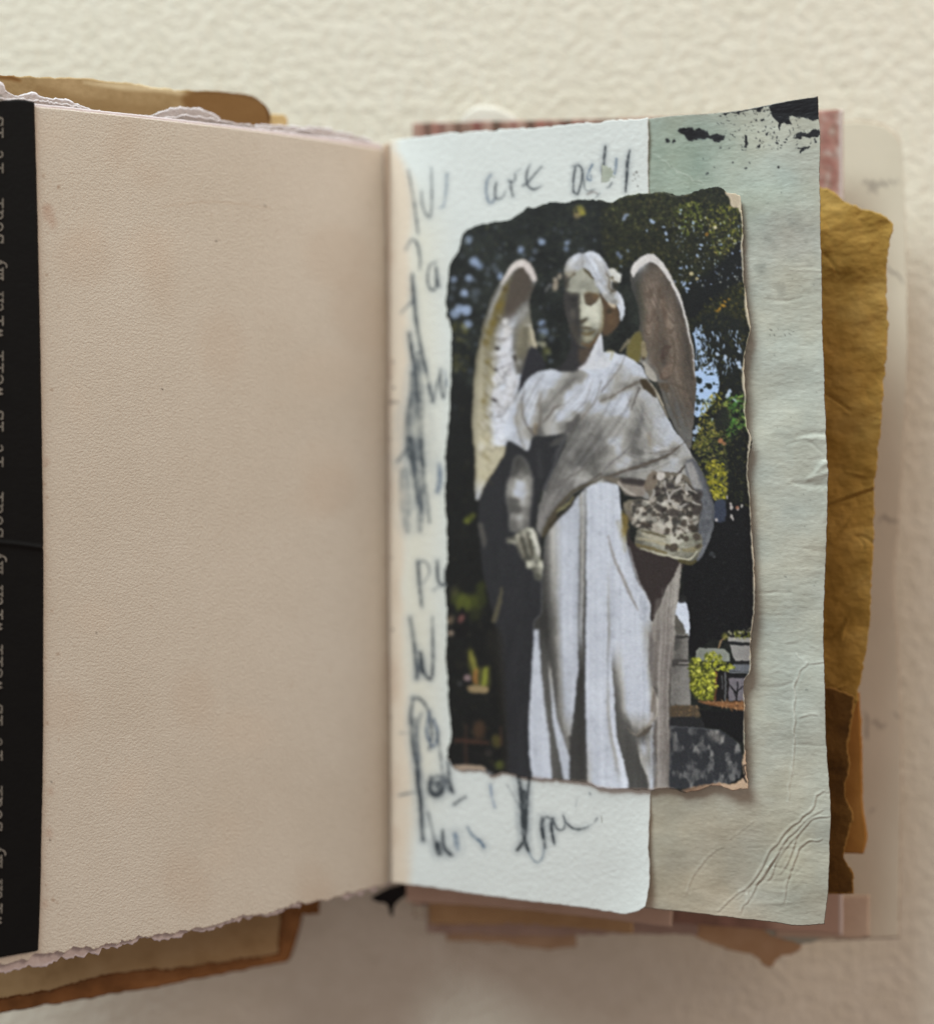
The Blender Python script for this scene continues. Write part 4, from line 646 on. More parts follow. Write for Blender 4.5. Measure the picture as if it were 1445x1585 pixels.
# ---------------------------------------------------------------- materials
def mat(name, cols=None, ink=False, scale=400., rough=.85, bump=.35, bscale=900., bdist=.0002, stretch=(1,1,1), rimcol=None, rimw=3., detail=4., spec=.25, bump2=None, sheen=0., bdetail=3., brough=.5, translucent=0.):
    """paper: mottled colour from noise or printed ink, fibre relief as bump, pale torn rim"""
    m = bpy.data.materials.new(name); m.use_nodes = True; nt = m.node_tree; N = nt.nodes; Lk = nt.links
    b = N['Principled BSDF']; b.inputs['Roughness'].default_value = rough; b.inputs['Specular IOR Level'].default_value = spec
    if sheen: b.inputs['Sheen Weight'].default_value = sheen
    geo = N.new('ShaderNodeNewGeometry'); mp = N.new('ShaderNodeMapping'); mp.inputs['Scale'].default_value = stretch; Lk.new(geo.outputs['Position'], mp.inputs['Vector'])
    if ink:
        a = N.new('ShaderNodeAttribute'); a.attribute_name = 'ink'; col = a.outputs['Color']
    else:
        nz = N.new('ShaderNodeTexNoise'); nz.inputs['Scale'].default_value = scale; nz.inputs['Detail'].default_value = detail; nz.inputs['Roughness'].default_value = .6
        Lk.new(mp.outputs[0], nz.inputs['Vector'])
        r = N.new('ShaderNodeValToRGB'); Lk.new(nz.outputs['Fac'], r.inputs[0])
        e = r.color_ramp.elements; ps = np.linspace(.3, .7, len(cols))
        while len(e) < len(cols): e.new(.5)
        for i, cc in enumerate(cols): e[i].position = ps[i]; e[i].color = (*lin(cc), 1)
        col = r.outputs['Color']
    if rimcol is not None:
        ra = N.new('ShaderNodeAttribute'); ra.attribute_name = 'rim'
        n2 = N.new('ShaderNodeTexNoise'); n2.inputs['Scale'].default_value = 900; n2.inputs['Detail'].default_value = 4; Lk.new(geo.outputs['Position'], n2.inputs['Vector'])
        ma = N.new('ShaderNodeMath'); ma.operation = 'MULTIPLY_ADD'; Lk.new(n2.outputs['Fac'], ma.inputs[0]); ma.inputs[1].default_value = -rimw*3.4; Lk.new(ra.outputs['Fac'], ma.inputs[2])
        mr = N.new('ShaderNodeMapRange'); mr.inputs['From Min'].default_value = -rimw*.9; mr.inputs['From Max'].default_value = -rimw*.5; mr.inputs['To Min'].default_value = 1; mr.inputs['To Max'].default_value = 0
        Lk.new(ma.outputs[0], mr.inputs['Value'])
        mx = N.new('ShaderNodeMix'); mx.data_type = 'RGBA'; Lk.new(mr.outputs[0], mx.inputs['Factor']); Lk.new(col, mx.inputs[6]); mx.inputs[7].default_value = (*lin(rimcol), 1); col = mx.outputs[2]
    Lk.new(col, b.inputs['Base Color'])
    nb = N.new('ShaderNodeTexNoise'); nb.inputs['Scale'].default_value = bscale; nb.inputs['Detail'].default_value = bdetail; nb.inputs['Roughness'].default_value = brough; Lk.new(mp.outputs[0], nb.inputs['Vector'])
    bp = N.new('ShaderNodeBump'); bp.inputs['Strength'].default_value = bump; bp.inputs['Distance'].default_value = bdist; Lk.new(nb.outputs['Fac'], bp.inputs['Height'])
    last = bp
    if bump2:
        s2, st2, ds2, str2 = bump2
        mp2 = N.new('ShaderNodeMapping'); mp2.inputs['Scale'].default_value = str2; Lk.new(geo.outputs['Position'], mp2.inputs['Vector'])
        nb2 = N.new('ShaderNodeTexNoise'); nb2.inputs['Scale'].default_value = s2; nb2.inputs['Detail'].default_value = 3; Lk.new(mp2.outputs[0], nb2.inputs['Vector'])
        bp2 = N.new('ShaderNodeBump'); bp2.inputs['Strength'].default_value = st2; bp2.inputs['Distance'].default_value = ds2; Lk.new(nb2.outputs['Fac'], bp2.inputs['Height']); Lk.new(bp.outputs[0], bp2.inputs['Normal']); last = bp2
    Lk.new(last.outputs[0], b.inputs['Normal'])
    return m
PRINT_GAIN = 1.12
# ================================================================ the surface the journal lies on
m_table = mat('cold_press_paper', [(224,219,202),(229,224,208),(233,229,214)], scale=160, bump=.7, bscale=360, bdist=.0009, bdetail=2.5, rough=.9, bump2=(700,.5,.0003,(1,1,1)))
tb = bpy.data.meshes.new('tabletop'); tb.from_pydata([(-1.2,-1.2,0),(1.2,-1.2,0),(1.2,1.2,0),(-1.2,1.2,0)], [], [(0,1,2,3)]); tb.materials.append(m_table)
to = bpy.data.objects.new('tabletop', tb); sc.collection.objects.link(to); to['kind'] = 'structure'; to['label'] = 'rough cream watercolour paper covering the table'

# ================================================================ the journal
J = bpy.data.objects.new('art_journal', None); sc.collection.objects.link(J); J.location = (XS, 0, 0)
tag(J, 'handmade journal lying open with torn, stained pages fanned on both sides', 'journal')
zL = hinge(.4825, .0200, .004, .004); zR = hinge(.2935, .0215, .0055, .0065)

# ---- left half, lowest first
m_cover = mat('tan_leather', [(134,92,50),(162,112,64),(178,128,78)], scale=120, bump=.4, bscale=700, rough=.6, rimcol=(96,58,26), rimw=2)
o = sheet('cover', [(-260,600),(452,600)], [(452,600),(453,1474),(447,1489)], [(-260,1622),(0,1569),(150,1544),(300,1517),(440,1490)], [(-260,600),(-260,1622)], hinge(.30,.0035), 6, m_cover, J, .0025, (1,1,1.2,0), seed=3)
tag(o, 'tan leather cover showing below the left page')
m_brownpg = mat('aged_brown_paper', [(150,122,84),(172,144,104),(182,156,118)], scale=70, bump=.3, bscale=900, rimcol=(104,66,32), rimw=3)
o = sheet('brown_page', [(-260,560),(436,560)], [(436,560),(437,1400),(433,1478)], [(-260,1590),(0,1549),(120,1524),(150,1514),(280,1500),(432,1478)], [(-260,560),(-260,1590)], hinge(.335,.0062), 5, m_brownpg, J, .0004, (2,1,1.6,0), seed=4)
tag(o, 'aged brown page with darkened edges below the left page')
m_scrap = mat('brown_scrap', [(126,84,44),(150,106,60)], scale=200)
tag(sheet('paper_scrap', *rect(456,1380,494,1415), hinge(.30,.008), 5, m_scrap, J, .0004, (2,2,2,2), seed=5), 'small tan scrap beside the brown page')
# stained kraft page at the top
ck = Canvas(-40, 90, 480, 320, (176,150,108)); rs = np.random.RandomState(3)
ck.a += ((vnoise(ck.h, ck.w, 30, rs, 4)-.5)*46+(vnoise(ck.h, ck.w, 4, rs, 2)-.5)*12)[..., None]
ck.stroke([(130,127),(190,134),(240,137),(290,146)], [3,10,9,4], (226,208,168), 4, .9)
ck.stroke([(-20,118),(10,118),(30,124)], [8,10,4], (120,80,36), 4, .9)
ck.poly([(282,150),(300,140),(340,141),(385,147),(408,160),(420,180),(415,194),(380,196),(330,184),(290,168)], (126,90,48), 6, .8)
ck.stroke([(300,142),(345,143),(392,150),(412,166),(417,188)], [2,3,4,4,3], (82,50,20), 1.6, .8)
ck.stroke([(60,140),(130,160),(200,170),(260,168)], [14,22,22,10], (150,122,80), 8, .6)
m_ink = mat('stained_paper', ink=True, bump=.4, bscale=700, bdist=.0002)
o = sheet('kraft_page', [(-200,122),(-20,115),(10,116),(60,119),(100,119),(140,122),(200,129),(260,137),(300,140),(350,142),(392,149),(410,160),(419,178)], [(419,178),(417,192),(422,260),(440,1000)], [(-200,1300),(440,1000)], [(-200,122),(-200,1300)], hinge(.405,.0122), 3.2, m_ink, J, .0004, (1.2,.5,0,0), ck, 1., seed=6)
tag(o, 'kraft page with a dark brown stain at its torn top edge')
m_tan = mat('pale_tan_paper', [(206,176,120),(222,196,144)], scale=150)
tag(sheet('paper_scrap', [(405,176),(440,177)], [(440,177),(444,186),(443,194)], [(405,230),(443,194)], [(405,176),(405,230)], hinge(.38,.011), 4, m_tan, J, .0003, (1,1,0,0), seed=7), 'pale tan scrap at the end of the kraft page')
# torn grey-lilac layers
m_lilac = mat('torn_lilac_paper', [(176,164,160),(198,188,184),(208,200,198)], scale=160, bump=.7, bscale=800, bdist=.0004, rimcol=(226,222,226), rimw=3)
o = sheet('torn_page', [(-200,128),(-20,128),(2,126),(10,140),(22,147),(50,143),(66,150),(90,151),(112,156),(128,163),(150,172),(190,178),(230,178),(250,171),(284,164),(308,168),(330,177),(352,192),(380,196),(420,192),(450,194),(500,197),(540,206),(575,216)], [(575,216),(560,600)], [(-200,800),(560,600)], [(-200,128),(-200,800)], hinge(.455,.0155), 2.6, m_lilac, J, .0004, (1.6,0,0,0), seed=8)
tag(o, 'torn lilac grey page edge with white fibres')
m_lilac2 = mat('torn_grey_paper', [(150,140,136),(178,166,160)], scale=200, bump=.7, bscale=900, bdist=.0004, rimcol=(206,198,198), rimw=3)
o = sheet('torn_page', [(-200,146),(0,149),(40,152),(90,158),(130,168),(180,178),(220,184),(262,180),(300,178),(340,186),(400,197),(480,204),(560,218)], [(560,218),(560,600)], [(-200,800),(560,600)], [(-200,146),(-200,800)], hinge(.468,.0172), 2.6, m_lilac2, J, .0004, (2.2,0,0,0), seed=9)
tag(o, 'grey torn page just behind the plain left page')
# loose leaves that fill the left side of the book block
m_leaf = mat('leaf_paper', [(204,190,168),(216,204,184)], scale=100, rimcol=(190,172,146), rimw=2)
for k in range(3):
    sheet('leaf', *rect(-220+20*k,300,566,1290-20*k), hinge(.36+.025*k,.010+.002*k), 14, m_leaf, J, .0004, (1,1,1,0), seed=20+k)
# plain left page, and an added pale sheet standing for its lit top edge
m_back = mat('white_card', [(232,226,214),(240,236,226)], scale=200, bump=.3)
LB = [(-120,1527),(0,1506),(40,1498),(90,1490),(150,1473),(230,1455),(300,1443),(370,1425),(440,1409),(500,1394),(560,1382),(604,1369)]
o = sheet('lit_edge_sheet', [(-120,140),(0,156),(52,160),(150,170),(300,187),(400,199),(500,211),(590,223)], [(590,223),(594,300),(597,800),(604,1369)], LB, [(-120,140),(-120,1527)], lambda x, y: zL(x, y)-.0008, 2.4, mat('lilac_white_card', [(204,190,186),(222,212,208)], scale=200, bump=.5, rimcol=(220,210,212), rimw=3), J, .0004, (.3,0,4.2,0), seed=10)
tag(o, 'pale sheet with a torn lower edge, added under the left page for its lit top edge')
cl = Canvas(-130, 130, 620, 1540, (214,205,189)); rs = np.random.RandomState(5)
cl.a += ((vnoise(cl.h, cl.w, 160, rs, 4)-.5)*15)[..., None]*np.array([.8,.95,1.1])+((vnoise(cl.h, cl.w, 7, rs, 2)-.5)*5)[..., None]
for k in range(240):
    x = 60+rs.random()*530; y = 180+rs.random()*1250; a_ = rs.random()*6.3; l_ = 4+10*rs.random(); cl.stroke([(x,y),(x+l_*math.cos(a_)*.5+rs.randn(),y+l_*math.sin(a_)*.5+rs.randn()),(x+l_*math.cos(a_),y+l_*math.sin(a_))], 1.1, [(176,152,128),(226,212,192)][k%2], .7, .3)
for k in range(26): cl.dot(70+rs.random()*500, 200+rs.random()*1200, 14+40*rs.random(), [(196,172,148),(222,204,182)][k%2], 16, .16, ry=20+40*rs.random(), ang=rs.random()*3)
for k in range(60): cl.dot(66+abs(rs.randn())*14, 250+rs.random()*1200, .8+2.2*rs.random()**3, (150,120,96), 1, .25+.3*rs.random())
for x,y,w_ in [(75,330,9),(82,345,6),(72,322,5),(72,715,4),(78,1225,4),(76,1290,5),(70,1400,4)]: cl.dot(x,y,w_,(186,156,136),5,.4,ry=w_*1.4)
for x,y in [(251,602),(80,1210),(77,1300),(335,373),(410,318),(150,980)]: cl.dot(x,y,1.2,(60,50,44),.7,.9)
cl.stroke([(250,320),(330,312),(420,322)], [1,1.6,1], (184,160,136), 1.2, .5)
cl.stroke([(452,185),(520,200),(590,214)], [0,0,0], (0,0,0), 1, 0)
for k in range(14): cl.stroke([(597-rs.random()*4,260+k*80+rs.random()*40),(597-rs.random()*4,290+k*80+rs.random()*60)], [1,3,1], (150,118,92), 2, .3)
cl.a = np.clip(cl.a, 0, 250)
m_left = mat('tan_toothed_paper', ink=True, bump=.6, bscale=1850, bdist=.00026, bdetail=2.5, brough=.6, rimcol=(206,192,186), rimw=.8, rough=.8, spec=.3)
o = sheet('left_page', [(-120,146),(0,160),(52,164),(150,174),(300,191),(400,203),(500,217),(592,231)], [(592,231),(596,300),(599,800),(606,1367)], [(-120,1510),(0,1491),(20,1490),(56,1479),(120,1472),(170,1461),(230,1450),(300,1440),(370,1421),(440,1407),(500,1392),(560,1380),(606,1367)], [(-120,146),(-120,1510)], zL, 2.4, m_left, J, .0007, (.2,.3,3.6,0), cl, 1., seed=11)
tag(o, 'plain tan left page with tooth and a deckled lower edge')

# ---- right half, lowest first
m_vellum = mat('cream_vellum', [(206,196,172),(214,204,184),(218,210,192)], scale=50, bump=.25, bscale=500, rough=.6, rimcol=(150,130,112), rimw=1.2)
cv = Canvas(990, 170, 1420, 1480, (224,216,196)); rs = np.random.RandomState(9)
cv.a += ((vnoise(cv.h, cv.w, 120, rs, 4)-.5)*22)[..., None]
for pts in ['1334,285 1340,279 1345,288 1351,280 1357,289 1364,281 1370,288 1376,280 1384,284 1390,280','1345,297 1350,290 1356,300','1372,412 1380,422 1388,424 1396,436','1360,808 1368,798 1374,806 1384,806 1392,810','1338,1102 1342,1118 1340,1142','1348,1120 1356,1116 1360,1126 1370,1122','1384,1104 1390,1112','1346,1258 1352,1252']:
    cv.stroke([tuple(map(float, p.split(','))) for p in pts.split()], [2,3.4,2], (112,104,98), 1.4, .7)
cv.a = np.clip(cv.a, 0, 250)
m_vel = mat('cream_vellum_written', ink=True, bump=.25, bscale=500, rough=.6, rimcol=(150,126,104), rimw=1.4)
o = sheet('cream_page', [(640,215),(1000,200),(1290,188),(1345,187),(1372,195),(1388,210),(1397,240)], [(1397,240),(1403,420),(1404,560),(1398,700),(1390,820),(1384,900),(1390,1000),(1396,1150),(1394,1300),(1392,1452)], [(640,1420),(1000,1440),(1280,1456),(1392,1452)], [(640,215),(640,1420)], hinge(.10,.0030), 4, m_vel, J, .0005, (.6,.8,.8,0), cv, 1., seed=12)
tag(o, 'cream page with a rounded corner and faint handwriting at the far right')
cr = Canvas(620, 150, 1330, 1470, (150,118,104)); rs = np.random.RandomState(12)
na = vnoise(cr.h, cr.w, 60, rs, 3, 22)
cr.a += ((na-.5)*70)[..., None]*np.array([1,.7,.7])
for k in range(26):
    x = 640+k*11+rs.randn()*3; cr.stroke([(x,160),(x+rs.randn()*3,230)], 3+8*rs.random(), [(186,160,146),(92,56,48),(70,60,48),(160,96,86),(110,60,56)][k%5], 3, .7)
for k in range(240): cr.dot(1255+rs.random()*50, 165+rs.random()*170, 2+5*rs.random(), [(212,198,190),(186,140,128),(150,100,90),(172,122,112)][rs.randint(4)], 2.5, .6, ry=3+6*rs.random(), ang=rs.random()*3)
cr.poly([(1200,1280),(1330,1280),(1330,1470),(1200,1470)], (198,168,150), 20, .9)
cr.stroke([(1302,160),(1303,900),(1303,1460)], 8, (212,200,194), 1.6, .95)
cr.a = np.clip(cr.a, 0, 250)
o = sheet('floral_page', [(638,190),(760,187),(905,184),(1100,178),(1305,169)], [(1305,169),(1306,800),(1304,1448)], [(640,1400),(1304,1448)], [(638,190),(640,1400)], hinge(.165,.0065), 4, m_ink, J, .0004, (.5,.4,.5,.5), cr, 1., seed=13)
tag(o, 'dusty red printed page with a white margin behind the sage page')
m_white = mat('white_tissue', [(226,220,206),(236,232,222)], scale=200)
tag(sheet('paper_scrap', [(712,186),(725,170),(750,164),(775,168),(800,184)], [(800,184),(805,230)], [(705,235),(805,230)], [(712,186),(705,235)], hinge(.12,.0045), 4, m_white, J, .0003, (1.5,1,0,1), seed=14), 'white scrap peeking over the top of the floral page')
# layered foot of the right half
def foot(nm, lab, bot, x0, x1, ytop, slope, z0, cols, seed, tear=1.6):
    mm = mat(nm+'_paper', cols, scale=90, bump=.4, rimcol=np.array(cols[-1])*.9, rimw=2)
    b = [(x0, bot[0][1])]+bot+[(x1, bot[-1][1])] if bot[0][0] > x0 else bot
    tag(sheet(nm, [(x0,ytop),(b[-1][0],ytop)], [(b[-1][0],ytop),b[-1]], b, [(x0,ytop),b[0]], hinge(slope,z0), 5, mm, J, .0004, (0,1,tear,1), seed=seed), lab)
foot('pink_tan_page', 'pinkish tan page edge under the handwritten strip', [(628,1397),(700,1400),(760,1404),(900,1418),(1040,1436)], 628, 1040, 1200, .215, .0135, [(190,162,144),(208,182,164)], 31, .6)
foot('ochre_page', 'ochre brown page edge below the handwritten strip', [(664,1430),(720,1432),(800,1430),(880,1436),(980,1446)], 664, 980, 1220, .18, .0095, [(172,140,102),(194,162,122)], 32)
foot('mauve_page', 'mauve brown page edge at the foot of the right half', [(660,1444),(760,1447),(850,1449),(960,1446),(1080,1448)], 660, 1080, 1240, .13, .0078, [(168,144,132),(188,164,150)], 33)
foot('tan_page', 'tan page edge at the very foot of the right half', [(690,1456),(790,1462),(835,1470),(892,1466)], 690, 892, 1260, .115, .0055, [(184,154,124),(202,174,144)], 34)
foot('rust_scrap', 'rust brown torn scrap with a pointed tip', [(1040,1440),(1090,1456),(1130,1472),(1170,1480),(1184,1497),(1194,1498),(1202,1484),(1232,1474),(1240,1468)], 1040, 1240, 1280, .12, .0060, [(190,152,114),(208,174,138)], 35)
foot('sage_scrap', 'sage green scrap under the lower corner of the sage page', [(1176,1436),(1196,1449),(1220,1456),(1252,1461),(1274,1452)], 1176, 1274, 1290, .13, .0068, [(176,178,162),(190,192,178)], 36, 1.6)
foot('pink_scrap', 'pink tan scrap at the lower right corner', [(1200,1452),(1284,1452),(1322,1454),(1346,1450)], 1200, 1346, 1386, .135, .0085, [(202,178,156),(214,192,170)], 37)
for k in range(3):
    sheet('leaf', *rect(640,260+12*k,1180+14*k,1350-14*k), hinge(.21+.025*k,.0125+.0025*k), 14, m_leaf, J, .0004, (1,1,1,0), seed=50+k)
# short black ribbon at the foot of the spine
m_rib = mat('black_ribbon', [(14,12,12),(26,22,22)], scale=900, rough=.7)
tag(sheet('ribbon', [(574,1390),(600,1376),(634,1366)], [(634,1366),(630,1384),(612,1396)], [(590,1398),(600,1398),(604,1418),(608,1420),(606,1404),(612,1396)], [(574,1390),(578,1394),(590,1398)], lambda x, y: .013+0*x, 2.6, m_rib, J, .0006, (.5,.3,.5,.5), seed=41), 'short black ribbon end at the foot of the spine')

# ================================================================ loose collage papers
# ochre handmade paper tucked behind the sage page
m_must = mat('ochre_handmade_paper', [(150,114,46),(176,138,66),(188,152,82)], scale=90, bump=.6, bscale=420, bdist=.0006, rough=.8, rimcol=(176,142,74), rimw=2, bump2=(120,.7,.0016,(1.0,1.6,1)))
cm_ = Canvas(1180, 270, 1400, 1410, (0,0,0)); rs = np.random.RandomState(21)
for k in range(34):
    x = 1270+rs.random()*100; y = 320+rs.random()*1000; a = rs.randn()*.5
    cm_.stroke([(x,y),(x+18*math.cos(a),y+18*math.sin(a)),(x+40*math.cos(a+.3*rs.randn()),y+40*math.sin(a+.3*rs.randn()))], [1,3,1], (rs.randn()*.0005,0,0), 2.5, 1, True, 'h')
cm_.stroke([(1275,785),(1310,772),(1352,758)], [2,3,2], (-.0006,0,0), 2, 1, True, 'h'); cm_.stroke([(1275,780),(1310,767),(1352,753)], [2,3,2], (.0005,0,0), 2, 1, True, 'h')
cm_.a[..., 0] += (vnoise(cm_.h, cm_.w, 90, rs, 4)-.5)*.0024
o = sheet('ochre_paper', [(1180,300),(1272,290),(1290,297),(1303,308),(1330,322),(1360,330),(1376,342),(1381,348)], [(1381,348),(1376,372),(1372,400),(1372,520),(1366,600),(1360,680),(1354,752),(1353,830),(1348,900),(1344,980),(1334,1040),(1326,1085),(1318,1110),(1312,1150)], [(1180,1150),(1312,1150)], [(1180,300),(1180,1150)], hinge(.215,.0105), 2.6, m_must, None, .0005, (1.5,1.6,1,0), height=lambda u, v: cm_.sample(u, v)[:, 0], seed=15)
tag(o, 'ochre handmade paper with a torn upper edge sticking out behind the sage page', 'paper')
m_dkb = mat('dark_brown_paper', [(78,52,20),(104,72,30),(120,86,40)], scale=120, bump=.6, bscale=420, bdist=.0006, rimcol=(150,112,56), rimw=2.4, bump2=(120,.7,.0012,(1,1,1)))
o = sheet('brown_paper', [(1180,1070),(1290,1066),(1322,1078)], [(1322,1078),(1318,1120),(1310,1160),(1316,1185),(1308,1215),(1310,1240),(1320,1262),(1314,1290),(1306,1325),(1318,1348),(1321,1384)], [(1180,1384),(1321,1384)], [(1180,1070),(1180,1384)], hinge(.225,.0125), 2.6, m_dkb, None, .0005, (1.5,1.6,.4,0), seed=16)
tag(o, 'dark brown torn paper below the ochre paper beside the sage page', 'paper')
m_or = mat('amber_paper', [(164,114,52),(184,134,70)], scale=120, bump=.5, bscale=500)
o = sheet('amber_paper', [(1200,1080),(1330,1072)], [(1330,1072),(1334,1150),(1336,1250),(1341,1305),(1336,1322)], [(1200,1320),(1336,1322)], [(1200,1080),(1200,1320)], hinge(.20,.0095), 4, m_or, None, .0004, (.6,.8,.8,0), seed=17)
tag(o, 'amber paper sliver behind the dark brown torn paper', 'paper')

# ---- sage page
def S3(t): return [(945+float(a.split(',')[0])/2.89, 120+float(a.split(',')[1])/2.89) for a in t.split()]
def S6(t): return [(945+float(a.split(',')[0])/2.89, 1185+float(a.split(',')[1])/2.89) for a in t.split()]
def S7(t): return [(1095+float(a.split(',')[0])/2.263, 500+float(a.split(',')[1])/2.263) for a in t.split()]
cs = Canvas(920, 130, 1310, 1450, (192,193,180)); rs = np.random.RandomState(31); chh = Canvas(920, 130, 1310, 1450, (0,0,0))
yy = (np.arange(cs.h)+cs.y0)[:, None, None]; xx = (np.arange(cs.w)+cs.x0)[None, :, None]
def wash(cen, r, col, a):
    d = np.sqrt(((xx-cen[0])/r[0])**2+((yy-cen[1])/r[1])**2); m = np.clip(1-d, 0, 1); m = m*m*(3-2*m)*a
    m = m*(.6+.8*vnoise(cs.h, cs.w, 50, rs, 3)[..., None]); m = np.clip(m, 0, 1); cs.a[:] = cs.a*(1-m)+np.array(col)*m
wash((1040,250), (200,170), (152,166,152), 1.); wash((1190,310), (110,90), (168,180,170), .7); wash((1225,370), (90,70), (172,172,164), .7)
wash((1120,1420), (260,330), (188,178,160), .95); wash((1060,1330), (150,160), (180,168,146), .7); wash((1200,560), (120,200), (196,200,188), .6); wash((1210,1000), (110,160), (190,196,186), .5)
wash((1230,1350), (100,160), (184,182,164), .6)
cs.a += ((vnoise(cs.h, cs.w, 5, rs, 2, 22)-.5)*16+(vnoise(cs.h, cs.w, 40, rs, 4)-.5)*26)[..., None]; cs.a += ((vnoise(cs.h, cs.w, 60, rs, 3)-.5)*12)[..., None]*np.array([1,.2,-.6])
for k in range(16): cs.dot(1165+rs.random()*100, 330+rs.random()*130, 3+5*rs.random(), (150,150,140), 4, .3)
for x,y in [(1172,413),(1176,421),(1180,410),(1228,345),(1185,370)]: cs.dot(x,y,6,(128,130,122),5,.5,ry=4)
inkc = (15,17,24)
cs.poly(S3('925,75 935,95 928,190 870,182 800,180 806,200 795,212 770,206 758,238 748,205 735,180 718,166 716,128 740,112 780,104 860,92'), inkc, .8)
cs.stroke(S3('500,160 620,140 720,115 800,100 910,84'), [1,3,4,5,5], inkc, .8)
cs.poly(S3('300,240 325,222 380,228 425,238 440,256 480,252 508,258 512,278 490,288 450,276 430,268 402,278 345,282 330,262'), inkc, .8)
cs.stroke(S3('395,276 440,272'), 1.4, (150,165,158), .6); cs.poly(S3('600,262 614,256 618,272 608,304 596,302'), inkc, .7)
cs.poly(S3('885,245 925,232 932,262 905,270 870,262'), inkc, .7); cs.stroke(S3('850,330 880,312 892,304'), [2,3,2], inkc, .7); cs.stroke(S3('835,318 860,320'), [1.5,2], inkc, .6)
for x,y,r in [(255,280,3.8),(286,280,3),(845,262,4.6),(862,256,3),(668,138,4.4),(684,188,3),(652,186,2),(515,158,3),(570,152,2.6),(790,195,5),(660,305,2.6),(668,280,1.8),(700,248,2.2),(738,292,2),(760,300,1.2),(790,275,1.5),(918,290,2.4),(605,402,1.8),(428,428,1.8),(410,358,1),(752,400,1.4),(470,398,1),(545,380,1),(620,375,1.1),(740,265,1.3),(775,290,1.3),(660,240,1.2),(490,170,1.2)]:
    x, y = 945+x/2.89, 120+y/2.89; cs.dot(x,y,r,inkc,.7,.95,ry=r*(.8+.5*rs.random()),ang=rs.random()*3)
for k in range(150):
    x = 480+rs.random()*450; y = 130+rs.random()**1.5*190; cs.dot(945+x/2.89,120+y/2.89,.5+1.2*rs.random()**2.2,inkc,.6,.6+.4*rs.random(),ry=.5+1.2*rs.random()**2,ang=rs.random()*3)
for k in range(60): cs.dot(1010+rs.random()*260,190+rs.random()*900,.5+.6*rs.random(),(90,92,88),.6,.6)
for k in range(14): cs.dot(1190+rs.random()*40,508+rs.random()*12,.7+.5*rs.random(),(80,80,74),.6,.6)
# creases: a ridge with a groove beside it
def crease(pts, hgt=.00022, w_=4., light=.35):
    hgt *= .6; pts = [(x+rs.randn()*1.2, y+rs.randn()*1.2) for x, y in cat(pts, False, 3)]
    chh.stroke(pts, [1,w_,w_,1], (hgt,0,0), 2.0, 1, True, 'h'); chh.stroke([(x+3.2,y+2.6) for x,y in pts], [1,w_,w_,1], (-hgt*.8,0,0), 2.0, 1, True, 'h')
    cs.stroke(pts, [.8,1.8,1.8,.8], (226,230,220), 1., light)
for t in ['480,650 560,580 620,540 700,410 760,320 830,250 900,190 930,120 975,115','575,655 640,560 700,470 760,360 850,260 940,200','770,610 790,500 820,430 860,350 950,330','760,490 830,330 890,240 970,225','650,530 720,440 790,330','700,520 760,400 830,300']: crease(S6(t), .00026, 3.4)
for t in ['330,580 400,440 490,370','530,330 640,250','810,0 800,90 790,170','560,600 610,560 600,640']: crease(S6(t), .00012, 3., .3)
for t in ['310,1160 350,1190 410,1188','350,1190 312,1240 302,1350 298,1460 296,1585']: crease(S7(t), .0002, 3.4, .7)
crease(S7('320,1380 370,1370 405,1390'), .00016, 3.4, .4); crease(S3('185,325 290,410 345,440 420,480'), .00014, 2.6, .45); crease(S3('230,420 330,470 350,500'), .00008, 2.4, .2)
for t,hh in [('315,395 370,388 412,390',-.0003),('320,410 370,402 414,404',.0003),('300,560 360,568 420,566',-.0004),('380,520 400,500 424,488',.0006),('350,545 395,530 424,520',.0005),('340,790 380,800 418,806',-.0002),('370,870 400,866 418,872',.0002),('400,590 418,640 412,680',.0003)]: chh.stroke(S7(t), [2,9,9], (hh*.6,0,0), 5, 1, True, 'h')
for k in range(46):
    y = 300+rs.random()*1100; x = 1165+rs.random()*70; chh.stroke([(x,y),(x+30,y+rs.randn()*4),(x+55,y+rs.randn()*7)], [1,4,2], (rs.randn()*.00005,0,0), 3, 1, True, 'h')
chh.a[..., 0] += (vnoise(cs.h, cs.w, 95, rs, 2, 120)-.5)*.0017+((vnoise(cs.h, cs.w, 9, rs, 3, 30)-.5)*.00010)*(.45+.55*np.clip((xx[..., 0]-1120)/120, 0, 1))+(vnoise(cs.h, cs.w, 3.4, rs, 2, 6)-.5)*.00005
gy, gx = np.mgrid[0:cs.h, 0:cs.w].astype(float)
wx = (vnoise(cs.h, cs.w, 7, rs, 3)-.5)*9; wy = (vnoise(cs.h, cs.w, 7, rs, 3)-.5)*7
cs.a = cs.sample((gx+wx+cs.x0+.5).ravel(), (gy+wy+cs.y0+.5).ravel()).reshape(cs.h, cs.w, 3)
cs.a = np.clip(cs.a+(vnoise(cs.h, cs.w, 4, rs, 2)[..., None]-.5)*9, 0, 245)
m_sage = mat('sage_painted_paper', ink=True, bump=.4, bscale=620, bdist=.0002, rough=.42, spec=.5, stretch=(1,2.0,1), rimcol=(120,112,100), rimw=.9)
sage = sheet('sage_page', [(930,192),(1000,184),(1060,178),(1100,175),(1150,169),(1200,160),(1240,153),(1265,149)], [(1265,149),(1268,200),(1269,300),(1272,420),(1274,520),(1277,620),(1279,690),(1281,740),(1280,800),(1278,900),(1275,980),(1276,1060),(1279,1150),(1284,1220),(1285,1260),(1283,1330),(1281,1385),(1277,1432)], [(930,1398),(1003,1407),(1060,1412),(1120,1419),(1190,1427),(1240,1434),(1277,1432)], [(930,192),(930,1398)], zR, 1.45, m_sage, J, .0006, (.3,.45,.5,0), cs, 1., height=lambda u, v: chh.sample(u, v)[:, 0], seed=18, closed=False, core=(120,110,96))
